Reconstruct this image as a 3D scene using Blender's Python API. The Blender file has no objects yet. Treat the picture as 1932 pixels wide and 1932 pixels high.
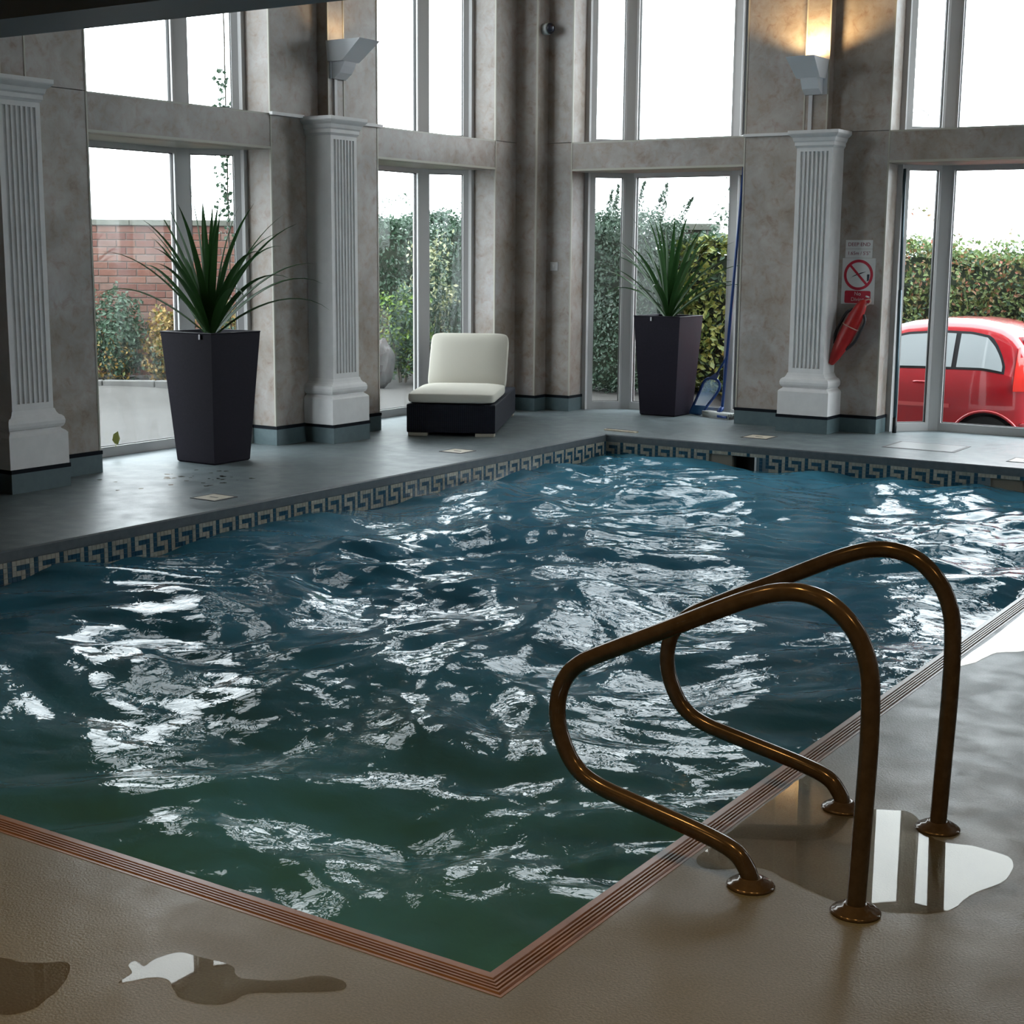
import bpy, bmesh, math, random
import numpy as np
from mathutils import Vector, Matrix, noise

random.seed(7); rng = np.random.default_rng(7)
SC = bpy.context.scene
COL = SC.collection

# ------------------------------------------------------------------ camera, sky, exposure
cam_d = bpy.data.cameras.new('camera'); cam = bpy.data.objects.new('camera', cam_d); COL.objects.link(cam)
cam_d.sensor_width = 36.0; cam_d.lens = 2800 / 1932 * 36.0; cam_d.clip_start = 0.05; cam_d.clip_end = 300
YAW, PITCH, ROLL = 0.57673, 0.17242, 0.00799
def cam_axes():
    cy, sy, cp, sp, cr, sr = math.cos(YAW), math.sin(YAW), math.cos(PITCH), math.sin(PITCH), math.cos(ROLL), math.sin(ROLL)
    f0 = Vector((-sy, cy, 0)); r0 = Vector((cy, sy, 0)); u0 = Vector((0, 0, 1))
    f = f0 * cp - u0 * sp; u = u0 * cp + f0 * sp
    return r0 * cr + u * sr, u * cr - r0 * sr, f
CR, CU, CF = cam_axes()
CAM = Vector((6.558, -11.627, 1.6))
cam.matrix_world = Matrix(((CR.x, CU.x, -CF.x, CAM.x), (CR.y, CU.y, -CF.y, CAM.y), (CR.z, CU.z, -CF.z, CAM.z), (0, 0, 0, 1)))
SC.camera = cam

SKY = 9.4
world = bpy.data.worlds.new('overcast_sky'); SC.world = world; world.use_nodes = True
bg = world.node_tree.nodes['Background']
bg.inputs['Color'].default_value = (0.89, 0.95, 1.0, 1); bg.inputs['Strength'].default_value = SKY

SC.view_settings.view_transform = 'Standard'; SC.view_settings.look = 'None'
SC.view_settings.exposure = 0.0; SC.view_settings.gamma = 1.0; SC.view_settings.use_curve_mapping = False
cy = SC.cycles
cy.use_denoising = True; cy.max_bounces = 9; cy.diffuse_bounces = 5; cy.glossy_bounces = 4
cy.transmission_bounces = 4; cy.transparent_max_bounces = 14
cy.caustics_reflective = False; cy.caustics_refractive = False; cy.sample_clamp_indirect = 6.0

# warm downlights of the low gallery ceiling over the near deck (fittings are built further down)
DOWNLIGHTS = [(3.2, -9.3), (4.5, -9.3), (5.8, -9.3), (7.1, -9.3), (3.2, -11.4), (4.5, -11.4), (7.6, -11.4)]
for k, (x, y) in enumerate(DOWNLIGHTS):
    d = bpy.data.lights.new('downlight_bulb', 'SPOT'); d.energy = 50; d.color = (1.0, 0.53, 0.16)
    d.spot_size = math.radians(125); d.spot_blend = 0.7; d.shadow_soft_size = 0.045
    o = bpy.data.objects.new('downlight_bulb', d); o.location = (x, y, 2.735); COL.objects.link(o)

# ------------------------------------------------------------------ material helpers
def new_mat(name):
    m = bpy.data.materials.new(name); m.use_nodes = True
    nt = m.node_tree; b = nt.nodes['Principled BSDF']
    return m, nt, b
def pmat(name, col, rough=0.5, metal=0.0, spec=0.5):
    m, nt, b = new_mat(name)
    b.inputs['Base Color'].default_value = (*col, 1); b.inputs['Roughness'].default_value = rough
    b.inputs['Metallic'].default_value = metal; b.inputs['Specular IOR Level'].default_value = spec
    return m
def N(nt, t, **kw):
    n = nt.nodes.new(t)
    for k, v in kw.items(): setattr(n, k, v)
    return n
def coords(nt, scale=(1, 1, 1), src='Object'):
    tc = N(nt, 'ShaderNodeTexCoord'); mp = N(nt, 'ShaderNodeMapping'); mp.inputs['Scale'].default_value = scale
    nt.links.new(tc.outputs[src], mp.inputs['Vector']); return mp.outputs['Vector']
def wcoords(nt, scale=(1, 1, 1)):
    g = N(nt, 'ShaderNodeNewGeometry'); mp = N(nt, 'ShaderNodeMapping'); mp.inputs['Scale'].default_value = scale
    nt.links.new(g.outputs['Position'], mp.inputs['Vector']); return mp.outputs['Vector']
def noise_n(nt, vec, scale, detail=3, rough=0.55, dist=0.0):
    n = N(nt, 'ShaderNodeTexNoise'); n.inputs['Scale'].default_value = scale; n.inputs['Detail'].default_value = detail
    n.inputs['Roughness'].default_value = rough; n.inputs['Distortion'].default_value = dist
    nt.links.new(vec, n.inputs['Vector']); return n
def ramp(nt, fac, stops):
    r = N(nt, 'ShaderNodeValToRGB'); e = r.color_ramp.elements
    while len(e) > 1: e.remove(e[0])
    for i, (p, c) in enumerate(stops):
        el = e[0] if i == 0 else e.new(p)
        el.position = p; el.color = (*c, 1) if len(c) == 3 else c
    nt.links.new(fac, r.inputs['Fac']); return r.outputs['Color']
def mix(nt, fac, a, b, kind='MIX'):
    m = N(nt, 'ShaderNodeMix', data_type='RGBA', blend_type=kind)
    for s, v in ((m.inputs[0], fac), (m.inputs[6], a), (m.inputs[7], b)):
        if hasattr(v, 'is_output'): nt.links.new(v, s)
        elif isinstance(v, (int, float)): s.default_value = v
        else: s.default_value = (*v, 1)
    return m.outputs[2]
def bump(nt, b, h, strength=0.2, dist=0.01):
    bp = N(nt, 'ShaderNodeBump'); bp.inputs['Strength'].default_value = strength; bp.inputs['Distance'].default_value = dist
    nt.links.new(h, bp.inputs['Height']); nt.links.new(bp.outputs['Normal'], b.inputs['Normal'])

def m_marble():
    m, nt, b = new_mat('mottled_marble_laminate')
    v = wcoords(nt)
    n1 = noise_n(nt, v, 3.1, 5, 0.6, 0.4); n2 = noise_n(nt, v, 11.0, 5, 0.65, 0.6); n3 = noise_n(nt, v, 1.1, 2)
    base = ramp(nt, n1.outputs['Fac'], [(0.30, (0.238, 0.205, 0.178)), (0.5, (0.318, 0.288, 0.264)), (0.68, (0.378, 0.355, 0.345))])
    veins = ramp(nt, n2.outputs['Fac'], [(0.44, (1, 1, 1)), (0.58, (0.90, 0.80, 0.73)), (0.70, (0.62, 0.42, 0.34))])
    c = mix(nt, 0.66, base, veins, 'MULTIPLY')
    tint = ramp(nt, n3.outputs['Fac'], [(0.35, (1.0, 0.96, 0.92)), (0.65, (0.96, 0.97, 1.0))])
    c = mix(nt, 1.0, c, tint, 'MULTIPLY')
    nt.links.new(c, b.inputs['Base Color']); b.inputs['Roughness'].default_value = 0.38
    return m
def m_vinyl():
    m, nt, b = new_mat('safety_vinyl_floor')
    v = wcoords(nt)
    n1 = noise_n(nt, v, 150, 2); n2 = noise_n(nt, v, 1.6, 3); n3 = noise_n(nt, v, 6.0, 4)
    c = ramp(nt, n1.outputs['Fac'], [(0.3, (0.105, 0.128, 0.138)), (0.7, (0.150, 0.175, 0.182))])
    c2 = ramp(nt, n2.outputs['Fac'], [(0.35, (0.88, 0.88, 0.87)), (0.65, (1.04, 1.04, 1.04))])
    c = mix(nt, 1.0, c, c2, 'MULTIPLY'); nt.links.new(c, b.inputs['Base Color'])
    rr = ramp(nt, n3.outputs['Fac'], [(0.35, (0.32,) * 3), (0.65, (0.44,) * 3)])
    nt.links.new(rr, b.inputs['Roughness']); b.inputs['Specular IOR Level'].default_value = 0.2
    bump(nt, b, n1.outputs['Fac'], 0.25, 0.003)
    return m
def m_water():
    m, nt, b = new_mat('pool_water_surface')
    v = wcoords(nt)
    n1 = noise_n(nt, v, 1.3, 4, 0.6, 0.6)
    c = ramp(nt, n1.outputs['Fac'], [(0.30, (0.034, 0.120, 0.178)), (0.5, (0.040, 0.150, 0.218)), (0.72, (0.046, 0.185, 0.268))])
    nt.links.new(c, b.inputs['Base Color'])
    b.inputs['Roughness'].default_value = 0.035; b.inputs['IOR'].default_value = 1.33; b.inputs['Specular IOR Level'].default_value = 0.09
    w1 = noise_n(nt, wcoords(nt, (1, 1, 1)), 16, 3, 0.5, 0.5)
    bump(nt, b, w1.outputs['Fac'], 0.26, 0.012)
    return m
def schlick(nt, f0, f90=1.0):
    lw = N(nt, 'ShaderNodeLayerWeight'); lw.inputs['Blend'].default_value = 0.5
    p = N(nt, 'ShaderNodeMath', operation='POWER'); p.inputs[1].default_value = 5.0; nt.links.new(lw.outputs['Facing'], p.inputs[0])
    a = N(nt, 'ShaderNodeMath', operation='MULTIPLY_ADD'); a.inputs[1].default_value = f90 - f0; a.inputs[2].default_value = f0; nt.links.new(p.outputs[0], a.inputs[0])
    return a.outputs[0]
def m_puddle():
    m = bpy.data.materials.new('puddle_film'); m.use_nodes = True; nt = m.node_tree; nt.nodes.clear()
    out = N(nt, 'ShaderNodeOutputMaterial'); mx = N(nt, 'ShaderNodeMixShader'); fr = schlick(nt, 0.016, 0.42)
    t = N(nt, 'ShaderNodeBsdfTransparent'); t.inputs['Color'].default_value = (0.86, 0.84, 0.80, 1)
    g = N(nt, 'ShaderNodeBsdfGlossy'); g.inputs['Roughness'].default_value = 0.012
    nt.links.new(fr, mx.inputs[0]); nt.links.new(t.outputs[0], mx.inputs[1]); nt.links.new(g.outputs[0], mx.inputs[2]); nt.links.new(mx.outputs[0], out.inputs[0])
    return m
def m_glass(name, haze=0.0, seed=0.0, streak=False):
    m = bpy.data.materials.new(name); m.use_nodes = True; nt = m.node_tree; nt.nodes.clear()
    out = N(nt, 'ShaderNodeOutputMaterial'); mx = N(nt, 'ShaderNodeMixShader'); fr = schlick(nt, 0.010, 0.5)
    t = N(nt, 'ShaderNodeBsdfTransparent'); t.inputs['Color'].default_value = (0.95, 0.97, 0.965, 1)
    g = N(nt, 'ShaderNodeBsdfGlossy'); g.inputs['Roughness'].default_value = 0.02
    nt.links.new(fr, mx.inputs[0]); nt.links.new(t.outputs[0], mx.inputs[1]); nt.links.new(g.outputs[0], mx.inputs[2])
    res = mx.outputs[0]
    if haze > 0:      # condensation on the pane
        v = wcoords(nt, (2.2, 2.2, 0.5) if not streak else (9, 9, 0.7))
        n = noise_n(nt, v, 1.7, 4, 0.6, 0.3)
        c = ramp(nt, n.outputs['Fac'], [(0.45, (0, 0, 0)), (0.72, (haze,) * 3)])
        tl = N(nt, 'ShaderNodeBsdfTranslucent'); tl.inputs['Color'].default_value = (0.75, 0.8, 0.82, 1)
        m2 = N(nt, 'ShaderNodeMixShader'); nt.links.new(c, m2.inputs[0]); nt.links.new(res, m2.inputs[1]); nt.links.new(tl.outputs[0], m2.inputs[2]); res = m2.outputs[0]
    nt.links.new(res, out.inputs[0]); return m
def m_leaf(name, cols, rough=0.45, spec=0.4, per='island', trans=0.25):
    m, nt, b = new_mat(name)
    g = N(nt, 'ShaderNodeNewGeometry')
    c = ramp(nt, g.outputs['Random Per Island'], [(i / max(1, len(cols) - 1), c) for i, c in enumerate(cols)])
    nt.links.new(c, b.inputs['Base Color']); b.inputs['Roughness'].default_value = rough; b.inputs['Specular IOR Level'].default_value = spec
    out = nt.nodes['Material Output']; tl = N(nt, 'ShaderNodeBsdfTranslucent'); nt.links.new(c, tl.inputs['Color'])
    mx = N(nt, 'ShaderNodeMixShader'); mx.inputs[0].default_value = trans
    nt.links.new(b.outputs[0], mx.inputs[1]); nt.links.new(tl.outputs[0], mx.inputs[2]); nt.links.new(mx.outputs[0], out.inputs[0])
    return m
def m_mottle(name, c1, c2, scale=8, rough=0.7, bstr=0.15, detail=4, vecscale=(1, 1, 1), spec=0.4):
    m, nt, b = new_mat(name)
    n = noise_n(nt, wcoords(nt, vecscale), scale, detail, 0.6)
    c = ramp(nt, n.outputs['Fac'], [(0.32, c1), (0.68, c2)]); nt.links.new(c, b.inputs['Base Color']); b.inputs['Roughness'].default_value = rough
    b.inputs['Specular IOR Level'].default_value = spec
    if bstr: bump(nt, b, n.outputs['Fac'], bstr, 0.01)
    return m
def m_wicker():
    m, nt, b = new_mat('dark_wicker')
    v = coords(nt, (1, 1, 1), 'Object')
    w1 = N(nt, 'ShaderNodeTexWave'); w1.bands_direction = 'Z'; w1.inputs['Scale'].default_value = 28; nt.links.new(v, w1.inputs['Vector'])
    w2 = N(nt, 'ShaderNodeTexWave'); w2.bands_direction = 'X'; w2.inputs['Scale'].default_value = 18; nt.links.new(v, w2.inputs['Vector'])
    h = mix(nt, 0.5, w1.outputs['Color'], w2.outputs['Color'])
    c = ramp(nt, h, [(0.2, (0.006, 0.007, 0.012)), (0.9, (0.022, 0.024, 0.034))]); nt.links.new(c, b.inputs['Base Color'])
    b.inputs['Roughness'].default_value = 0.6; b.inputs['Specular IOR Level'].default_value = 0.15; bump(nt, b, h, 0.5, 0.004); return m
def m_fabric(name, col):
    m, nt, b = new_mat(name)
    n = noise_n(nt, coords(nt), 160, 2); b.inputs['Base Color'].default_value = (*col, 1); b.inputs['Roughness'].default_value = 0.9
    b.inputs['Specular IOR Level'].default_value = 0.15; bump(nt, b, n.outputs['Fac'], 0.15, 0.002); return m
def m_random(name, cols, rough=0.6):
    m, nt, b = new_mat(name); oi = N(nt, 'ShaderNodeObjectInfo'); n = noise_n(nt, wcoords(nt), 26, 4)
    c = ramp(nt, oi.outputs['Random'], [(i / max(1, len(cols) - 1), c) for i, c in enumerate(cols)])
    d = ramp(nt, n.outputs['Fac'], [(0.3, (0.75,) * 3), (0.7, (1.1,) * 3)])
    c = mix(nt, 1.0, c, d, 'MULTIPLY'); nt.links.new(c, b.inputs['Base Color']); b.inputs['Roughness'].default_value = rough; return m
def m_emit(name, col, s):
    m, nt, b = new_mat(name); b.inputs['Emission Color'].default_value = (*col, 1); b.inputs['Emission Strength'].default_value = s
    b.inputs['Base Color'].default_value = (*col, 1); return m
def m_net():
    m = bpy.data.materials.new('fine_net'); m.use_nodes = True; nt = m.node_tree; nt.nodes.clear()
    out = N(nt, 'ShaderNodeOutputMaterial'); mx = N(nt, 'ShaderNodeMixShader'); mx.inputs[0].default_value = 0.30
    t = N(nt, 'ShaderNodeBsdfTransparent'); d = N(nt, 'ShaderNodeBsdfTranslucent'); d.inputs['Color'].default_value = (0.17, 0.25, 0.34, 1)
    nt.links.new(t.outputs[0], mx.inputs[1]); nt.links.new(d.outputs[0], mx.inputs[2]); nt.links.new(mx.outputs[0], out.inputs[0]); return m

M = dict(
    marble=m_marble(), vinyl=m_vinyl(), water=m_water(), puddle=m_puddle(),
    core=pmat('wall_core', (0.10, 0.09, 0.085), 0.8), bead=pmat('cream_edge_bead', (0.4, 0.376, 0.32), 0.4),
    white=m_mottle('white_painted_plaster', (0.624, 0.6084, 0.6032), (0.6864, 0.6708, 0.6656), 9, 0.5, 0.05),
    frame=pmat('white_window_frame', (0.49, 0.4813, 0.4769), 0.32), gasket=pmat('black_gasket', (0.02, 0.02, 0.02), 0.6),
    skirt=m_mottle('teal_vinyl_skirting', (0.07502, 0.1125, 0.1228), (0.08866, 0.1296, 0.1398), 20, 0.4, 0.03), black=pmat('black_vinyl_strip', (0.006, 0.008, 0.012), 0.7, 0.0, 0.1),
    nosing=m_mottle('grey_pool_nosing', (0.07225, 0.085, 0.0935), (0.102, 0.1148, 0.1232), 14, 0.4, 0.05),
    terracotta=m_mottle('ribbed_terracotta_edging', (0.150, 0.090, 0.060), (0.205, 0.125, 0.085), 9, 0.33, 0.08, vecscale=(1, 1, 1)),
    cream_tile=m_random('cream_mosaic_tile', [(0.34, 0.3128, 0.2516), (0.408, 0.3808, 0.3196), (0.2992, 0.2856, 0.2448)], 0.25), blue_tile=m_mottle('blue_mosaic_tile', (0.016, 0.052, 0.088), (0.028, 0.08, 0.124), 40, 0.2, 0.0),
    grout=pmat('mosaic_grout', (0.12, 0.16, 0.18), 0.8), basin=pmat('pale_blue_pool_lining', (0.12, 0.32, 0.40), 0.4),
    bronze=m_mottle('brown_stained_steel', (0.0663, 0.05616, 0.04836), (0.0975, 0.0819, 0.0702), 30, 0.16, 0.0),
    pot=m_mottle('charcoal_plum_planter', (0.00975, 0.00825, 0.01425), (0.0135, 0.0105, 0.018), 60, 0.55, 0.05, spec=0.12), soil=m_mottle('dark_soil', (0.012, 0.009, 0.007), (0.03, 0.022, 0.016), 60, 0.9, 0.5), tag=pmat('silver_tag', (0.35, 0.35, 0.37), 0.3, 0.8),
    wicker=m_wicker(), cushion=m_fabric('cream_fabric', (0.504, 0.483, 0.42)), foot=pmat('pale_wood_foot', (0.40, 0.36, 0.29), 0.5),
    ceil=pmat('brown_gallery_ceiling', (0.5508, 0.4374, 0.3888), 0.7), beam=pmat('grey_blue_beam', (0.2142, 0.2372, 0.2601), 0.5), hall_ceil=pmat('hall_ceiling', (0.66, 0.62, 0.57), 0.8),
    room=pmat('room_wall_paint', (0.52, 0.48, 0.43), 0.7),
    lamp=pmat('pale_grey_metal', (0.6569, 0.6725, 0.7038), 0.35), lamp_in=pmat('lamp_reflector', (0.8, 0.78, 0.7), 0.3), bulb=m_emit('halogen_tube', (1.0, 0.72, 0.36), 30), downlens=m_emit('downlight_lens', (1.0, 0.6, 0.28), 10),
    conduit=pmat('white_conduit', (0.496, 0.488, 0.496), 0.35), sign=pmat('white_sign_plate', (0.6075, 0.5974, 0.5873), 0.4), red=pmat('sign_red', (0.45, 0.012, 0.035), 0.4), black_ink=pmat('sign_black', (0.02, 0.02, 0.035), 0.5), red_ink=pmat('sign_dark_red', (0.20, 0.02, 0.05), 0.5), white_ink=pmat('sign_white_text', (0.65, 0.55, 0.56), 0.5),
    buoy=m_mottle('red_buoy_plastic', (0.3575, 0.013, 0.01625), (0.429, 0.02275, 0.0195), 12, 0.35, 0.02), strap=pmat('black_strap', (0.012, 0.012, 0.016), 0.5), cord=pmat('pale_cord', (0.55, 0.35, 0.30), 0.7),
    blue=pmat('blue_plastic', (0.0078, 0.04225, 0.195), 0.35), blue2=pmat('mid_blue_plastic', (0.0525, 0.1785, 0.42), 0.35), net=m_net(), pale=pmat('pale_grey_plastic', (0.385, 0.399, 0.385), 0.4), steel=pmat('dark_teal_metal', (0.07, 0.11, 0.13), 0.3, 0.6),
    dome=pmat('smoked_dome', (0.01, 0.012, 0.025), 0.08), domebase=pmat('dome_housing', (0.42, 0.46, 0.47), 0.3),
    cover=m_mottle('cream_drain_cover', (0.51, 0.442, 0.34), (0.595, 0.527, 0.425), 30, 0.4, 0.05), drain_edge=pmat('dark_drain_edge', (0.0385, 0.0315, 0.0315), 0.6), hatch=m_mottle('hatch_vinyl', (0.1485, 0.165, 0.165), (0.1705, 0.1843, 0.1843), 80, 0.35, 0.03),
    dark=pmat('dark_opening', (0.006, 0.008, 0.009), 0.8), tanliner=pmat('skimmer_liner', (0.20, 0.17, 0.13), 0.5),
    glass=m_glass('clear_pane'), glass_mist=m_glass('misted_pane', 0.012), glass_streak=m_glass('streaked_pane', 0.045, 0, True),
    plant=m_leaf('dark_green_strap_leaf', [(0.01004, 0.03348, 0.01674), (0.01674, 0.05301, 0.01953), (0.02511, 0.06696, 0.01674), (0.01116, 0.04185, 0.02232)], 0.45, 0.15, trans=0.15),
    # outside
    tarmac=m_mottle('worn_concrete', (0.0306, 0.02808, 0.0252), (0.0468, 0.0432, 0.0396), 3.0, 0.85, 0.1, 6), kerb=m_mottle('kerb_stone', (0.072, 0.069, 0.066), (0.096, 0.093, 0.087), 12, 0.8, 0.05), verge=m_mottle('mossy_verge', (0.048, 0.051, 0.027), (0.09, 0.078, 0.054), 9, 0.9, 0.3),
    brick=m_random('red_brick', [(0.09061, 0.03346, 0.0237), (0.1185, 0.046, 0.03067), (0.1324, 0.06273, 0.04461), (0.101, 0.03834, 0.02788), (0.1324, 0.08016, 0.06412)], 0.85), mortar=m_mottle('lime_mortar', (0.133, 0.1155, 0.1015), (0.168, 0.147, 0.133), 20, 0.9, 0.2), coping=m_mottle('mossy_coping_stone', (0.077, 0.0805, 0.0665), (0.1155, 0.1155, 0.098), 10, 0.85, 0.15), stone=m_mottle('grey_boulder', (0.03825, 0.03825, 0.036), (0.063, 0.06075, 0.0585), 7, 0.85, 0.4),
    render=m_mottle('weathered_render', (0.096, 0.093, 0.084), (0.144, 0.138, 0.126), 6, 0.9, 0.2),
    leaf_dark=m_leaf('dark_hedge_leaf', [(0.022, 0.045, 0.028), (0.035, 0.07, 0.04), (0.055, 0.10, 0.06), (0.03, 0.06, 0.035)]),
    leaf_cool=m_leaf('grey_green_leaf', [(0.05, 0.085, 0.06), (0.08, 0.12, 0.085), (0.035, 0.065, 0.045), (0.11, 0.15, 0.11)]),
    leaf_lime=m_leaf('lime_leaf', [(0.10, 0.19, 0.035), (0.17, 0.27, 0.045), (0.06, 0.12, 0.03), (0.26, 0.32, 0.07)]),
    leaf_varieg=m_leaf('variegated_yellow_leaf', [(0.0375, 0.075, 0.0225), (0.15, 0.1875, 0.0375), (0.27, 0.27, 0.0675), (0.0525, 0.09, 0.0225), (0.21, 0.24, 0.0525)]),
    leaf_amber=m_leaf('amber_leaf', [(0.20, 0.12, 0.03), (0.30, 0.20, 0.05), (0.12, 0.08, 0.03), (0.10, 0.12, 0.03)]),
    leaf_pale=m_leaf('cream_variegated_leaf', [(0.36, 0.36, 0.22), (0.20, 0.25, 0.12), (0.45, 0.43, 0.26), (0.10, 0.15, 0.07)]),
    leaf_green=m_leaf('mid_green_leaf', [(0.0725, 0.1232, 0.0435), (0.1305, 0.1885, 0.06525), (0.1885, 0.2465, 0.087), (0.05075, 0.087, 0.0406)]),
    leaf_redtip=m_leaf('red_tipped_leaf', [(0.06075, 0.1094, 0.04253), (0.1215, 0.158, 0.06075), (0.243, 0.1458, 0.0729), (0.0729, 0.1215, 0.0486), (0.3159, 0.1094, 0.0729), (0.1458, 0.1823, 0.0729)]),
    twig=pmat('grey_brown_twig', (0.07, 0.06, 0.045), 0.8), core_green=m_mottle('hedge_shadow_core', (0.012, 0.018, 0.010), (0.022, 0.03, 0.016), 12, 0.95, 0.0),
    carpaint=pmat('red_car_paint', (0.416, 0.0096, 0.0176), 0.22), carglass=pmat('misted_car_window_glass', (0.42, 0.46, 0.475), 0.05, 0.0, 1.0), tyre=pmat('black_tyre', (0.012, 0.012, 0.013), 0.7), rim=pmat('silver_rim', (0.3, 0.3, 0.31), 0.3, 0.9), taillamp=pmat('red_lamp_lens', (0.75, 0.03, 0.02), 0.15), cartrim=pmat('black_car_trim', (0.015, 0.015, 0.018), 0.4), moulding=pmat('pale_red_moulding', (0.60, 0.10, 0.10), 0.25),
    rail=pmat('galvanised_barrier', (0.5, 0.52, 0.53), 0.4, 0.3), yellow=pmat('yellow_leaf', (0.294, 0.294, 0.056), 0.6), grass=m_mottle('grass_bank', (0.03, 0.066, 0.018), (0.06, 0.102, 0.03), 5, 0.9, 0.3),
    vine=pmat('dry_vine', (0.12, 0.09, 0.08), 0.8),
)
M['carpaint'].node_tree.nodes['Principled BSDF'].inputs['Coat Weight'].default_value = 1.0
M['carpaint'].node_tree.nodes['Principled BSDF'].inputs['Coat Roughness'].default_value = 0.03
M['bronze'].node_tree.nodes['Principled BSDF'].inputs['Metallic'].default_value = 0.35

# ------------------------------------------------------------------ mesh helpers
class MB:
    def __init__(s, T=None): s.v = []; s.f = []; s.T = T or (lambda p: p); s.mi = []
    def add(s, verts, faces):
        n = len(s.v); s.v += [tuple(s.T(p)) for p in verts]; s.f += [tuple(i + n for i in f) for f in faces]; return s
    def box(s, a, b):
        x0, y0, z0 = a; x1, y1, z1 = b
        return s.add([(x0, y0, z0), (x1, y0, z0), (x1, y1, z0), (x0, y1, z0), (x0, y0, z1), (x1, y0, z1), (x1, y1, z1), (x0, y1, z1)],
                     [(0, 3, 2, 1), (4, 5, 6, 7), (0, 1, 5, 4), (1, 2, 6, 5), (2, 3, 7, 6), (3, 0, 4, 7)])
    def obox(s, p0, p1, z0, z1, t0, t1):
        """upright box along the plan segment p0-p1, offset t0..t1 along the segment's left normal"""
        d = Vector((p1[0] - p0[0], p1[1] - p0[1])).normalized(); n = Vector((-d.y, d.x))
        q = [(p0[0] + n.x * t0, p0[1] + n.y * t0), (p1[0] + n.x * t0, p1[1] + n.y * t0), (p1[0] + n.x * t1, p1[1] + n.y * t1), (p0[0] + n.x * t1, p0[1] + n.y * t1)]
        return s.prism(q, z0, z1)
    def prism(s, poly, z0, z1):
        n = len(poly); v = [(x, y, z0) for x, y in poly] + [(x, y, z1) for x, y in poly]
        return s.add(v, [tuple(reversed(range(n))), tuple(range(n, 2 * n))] + [(i, (i + 1) % n, n + (i + 1) % n, n + i) for i in range(n)])
    def loft(s, rings, cap=True, closed=True):
        n = len(rings[0]); v = [p for r in rings for p in r]; f = []
        for k in range(len(rings) - 1):
            for i in range(n if closed else n - 1):
                j = (i + 1) % n; f.append((k * n + i, k * n + j, (k + 1) * n + j, (k + 1) * n + i))
        if cap: f += [tuple(reversed(range(n))), tuple(range((len(rings) - 1) * n, len(rings) * n))]
        return s.add(v, f)
    def lathe(s, prof, c=(0, 0, 0), seg=24):
        return s.loft([[(c[0] + r * math.cos(2 * math.pi * i / seg), c[1] + r * math.sin(2 * math.pi * i / seg), c[2] + z) for i in range(seg)] for r, z in prof])
    def tube(s, pts, r, seg=10, cap=True):
        P = [Vector(p) for p in pts]; rs = r if isinstance(r, (list, tuple)) else [r] * len(P); rings = []; up = None
        for i, p in enumerate(P):
            t = (P[min(i + 1, len(P) - 1)] - P[max(i - 1, 0)]).normalized()
            if up is None: up = t.orthogonal().normalized()
            up = (up - t * up.dot(t)).normalized(); w = t.cross(up)
            rings.append([tuple(p + (up * math.cos(a) + w * math.sin(a)) * rs[i]) for a in [2 * math.pi * k / seg for k in range(seg)]])
        return s.loft(rings, cap)
    def mesh(s, name, mat, smooth=False, fix=True):
        me = bpy.data.meshes.new(name); me.from_pydata(s.v, [], s.f); me.update()
        if fix:
            bm = bmesh.new(); bm.from_mesh(me); bmesh.ops.recalc_face_normals(bm, faces=bm.faces); bm.to_mesh(me); bm.free()
        if mat: me.materials.append(mat)
        if smooth:
            for p in me.polygons: p.use_smooth = True
        return me
    def build(s, name, mat, parent=None, smooth=False, kind=None, **props):
        return link(name, s.mesh(name, mat, smooth), parent, kind, **props)
def link(name, me, parent=None, kind=None, **props):
    o = bpy.data.objects.new(name, me); COL.objects.link(o)
    if parent: o.parent = parent
    if kind: o['kind'] = kind
    for k, v in props.items(): o[k] = v
    return o
def empty(name, loc=(0, 0, 0), rz=0.0, label=None, category=None, group=None, kind=None):
    o = bpy.data.objects.new(name, None); o.empty_display_size = 0.1; o.location = loc; o.rotation_euler = (0, 0, rz); COL.objects.link(o)
    tagp(o, label, category, group, kind); return o
def tagp(o, label=None, category=None, group=None, kind=None):
    if label: o['label'] = label
    if category: o['category'] = category
    if group: o['group'] = group
    if kind: o['kind'] = kind
    return o
def rbox(name, a, b, bev, mat, parent=None, seg=3, smooth=True, T=None, subdiv=0, **props):
    bm = bmesh.new(); bmesh.ops.create_cube(bm, size=1)
    for v in bm.verts: v.co = Vector([(a[i] + b[i]) / 2 + v.co[i] * (b[i] - a[i]) for i in range(3)])
    bmesh.ops.bevel(bm, geom=bm.edges[:], offset=bev, segments=seg, profile=0.6, affect='EDGES')
    if T:
        for v in bm.verts: v.co = Vector(T(v.co))
    me = bpy.data.meshes.new(name); bm.to_mesh(me); bm.free(); me.materials.append(mat)
    if smooth:
        for p in me.polygons: p.use_smooth = True
    return link(name, me, parent, **props)
def spline(pts, n=8):
    P = [Vector(p) for p in pts]; out = []
    for i in range(len(P) - 1):
        p0, p1, p2, p3 = P[max(i - 1, 0)], P[i], P[i + 1], P[min(i + 2, len(P) - 1)]
        for k in range(n):
            t = k / n; out.append(0.5 * ((2 * p1) + (p2 - p0) * t + (2 * p0 - 5 * p1 + 4 * p2 - p3) * t * t + (3 * p1 - p0 - 3 * p2 + p3) * t ** 3))
    out.append(P[-1]); return out
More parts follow.
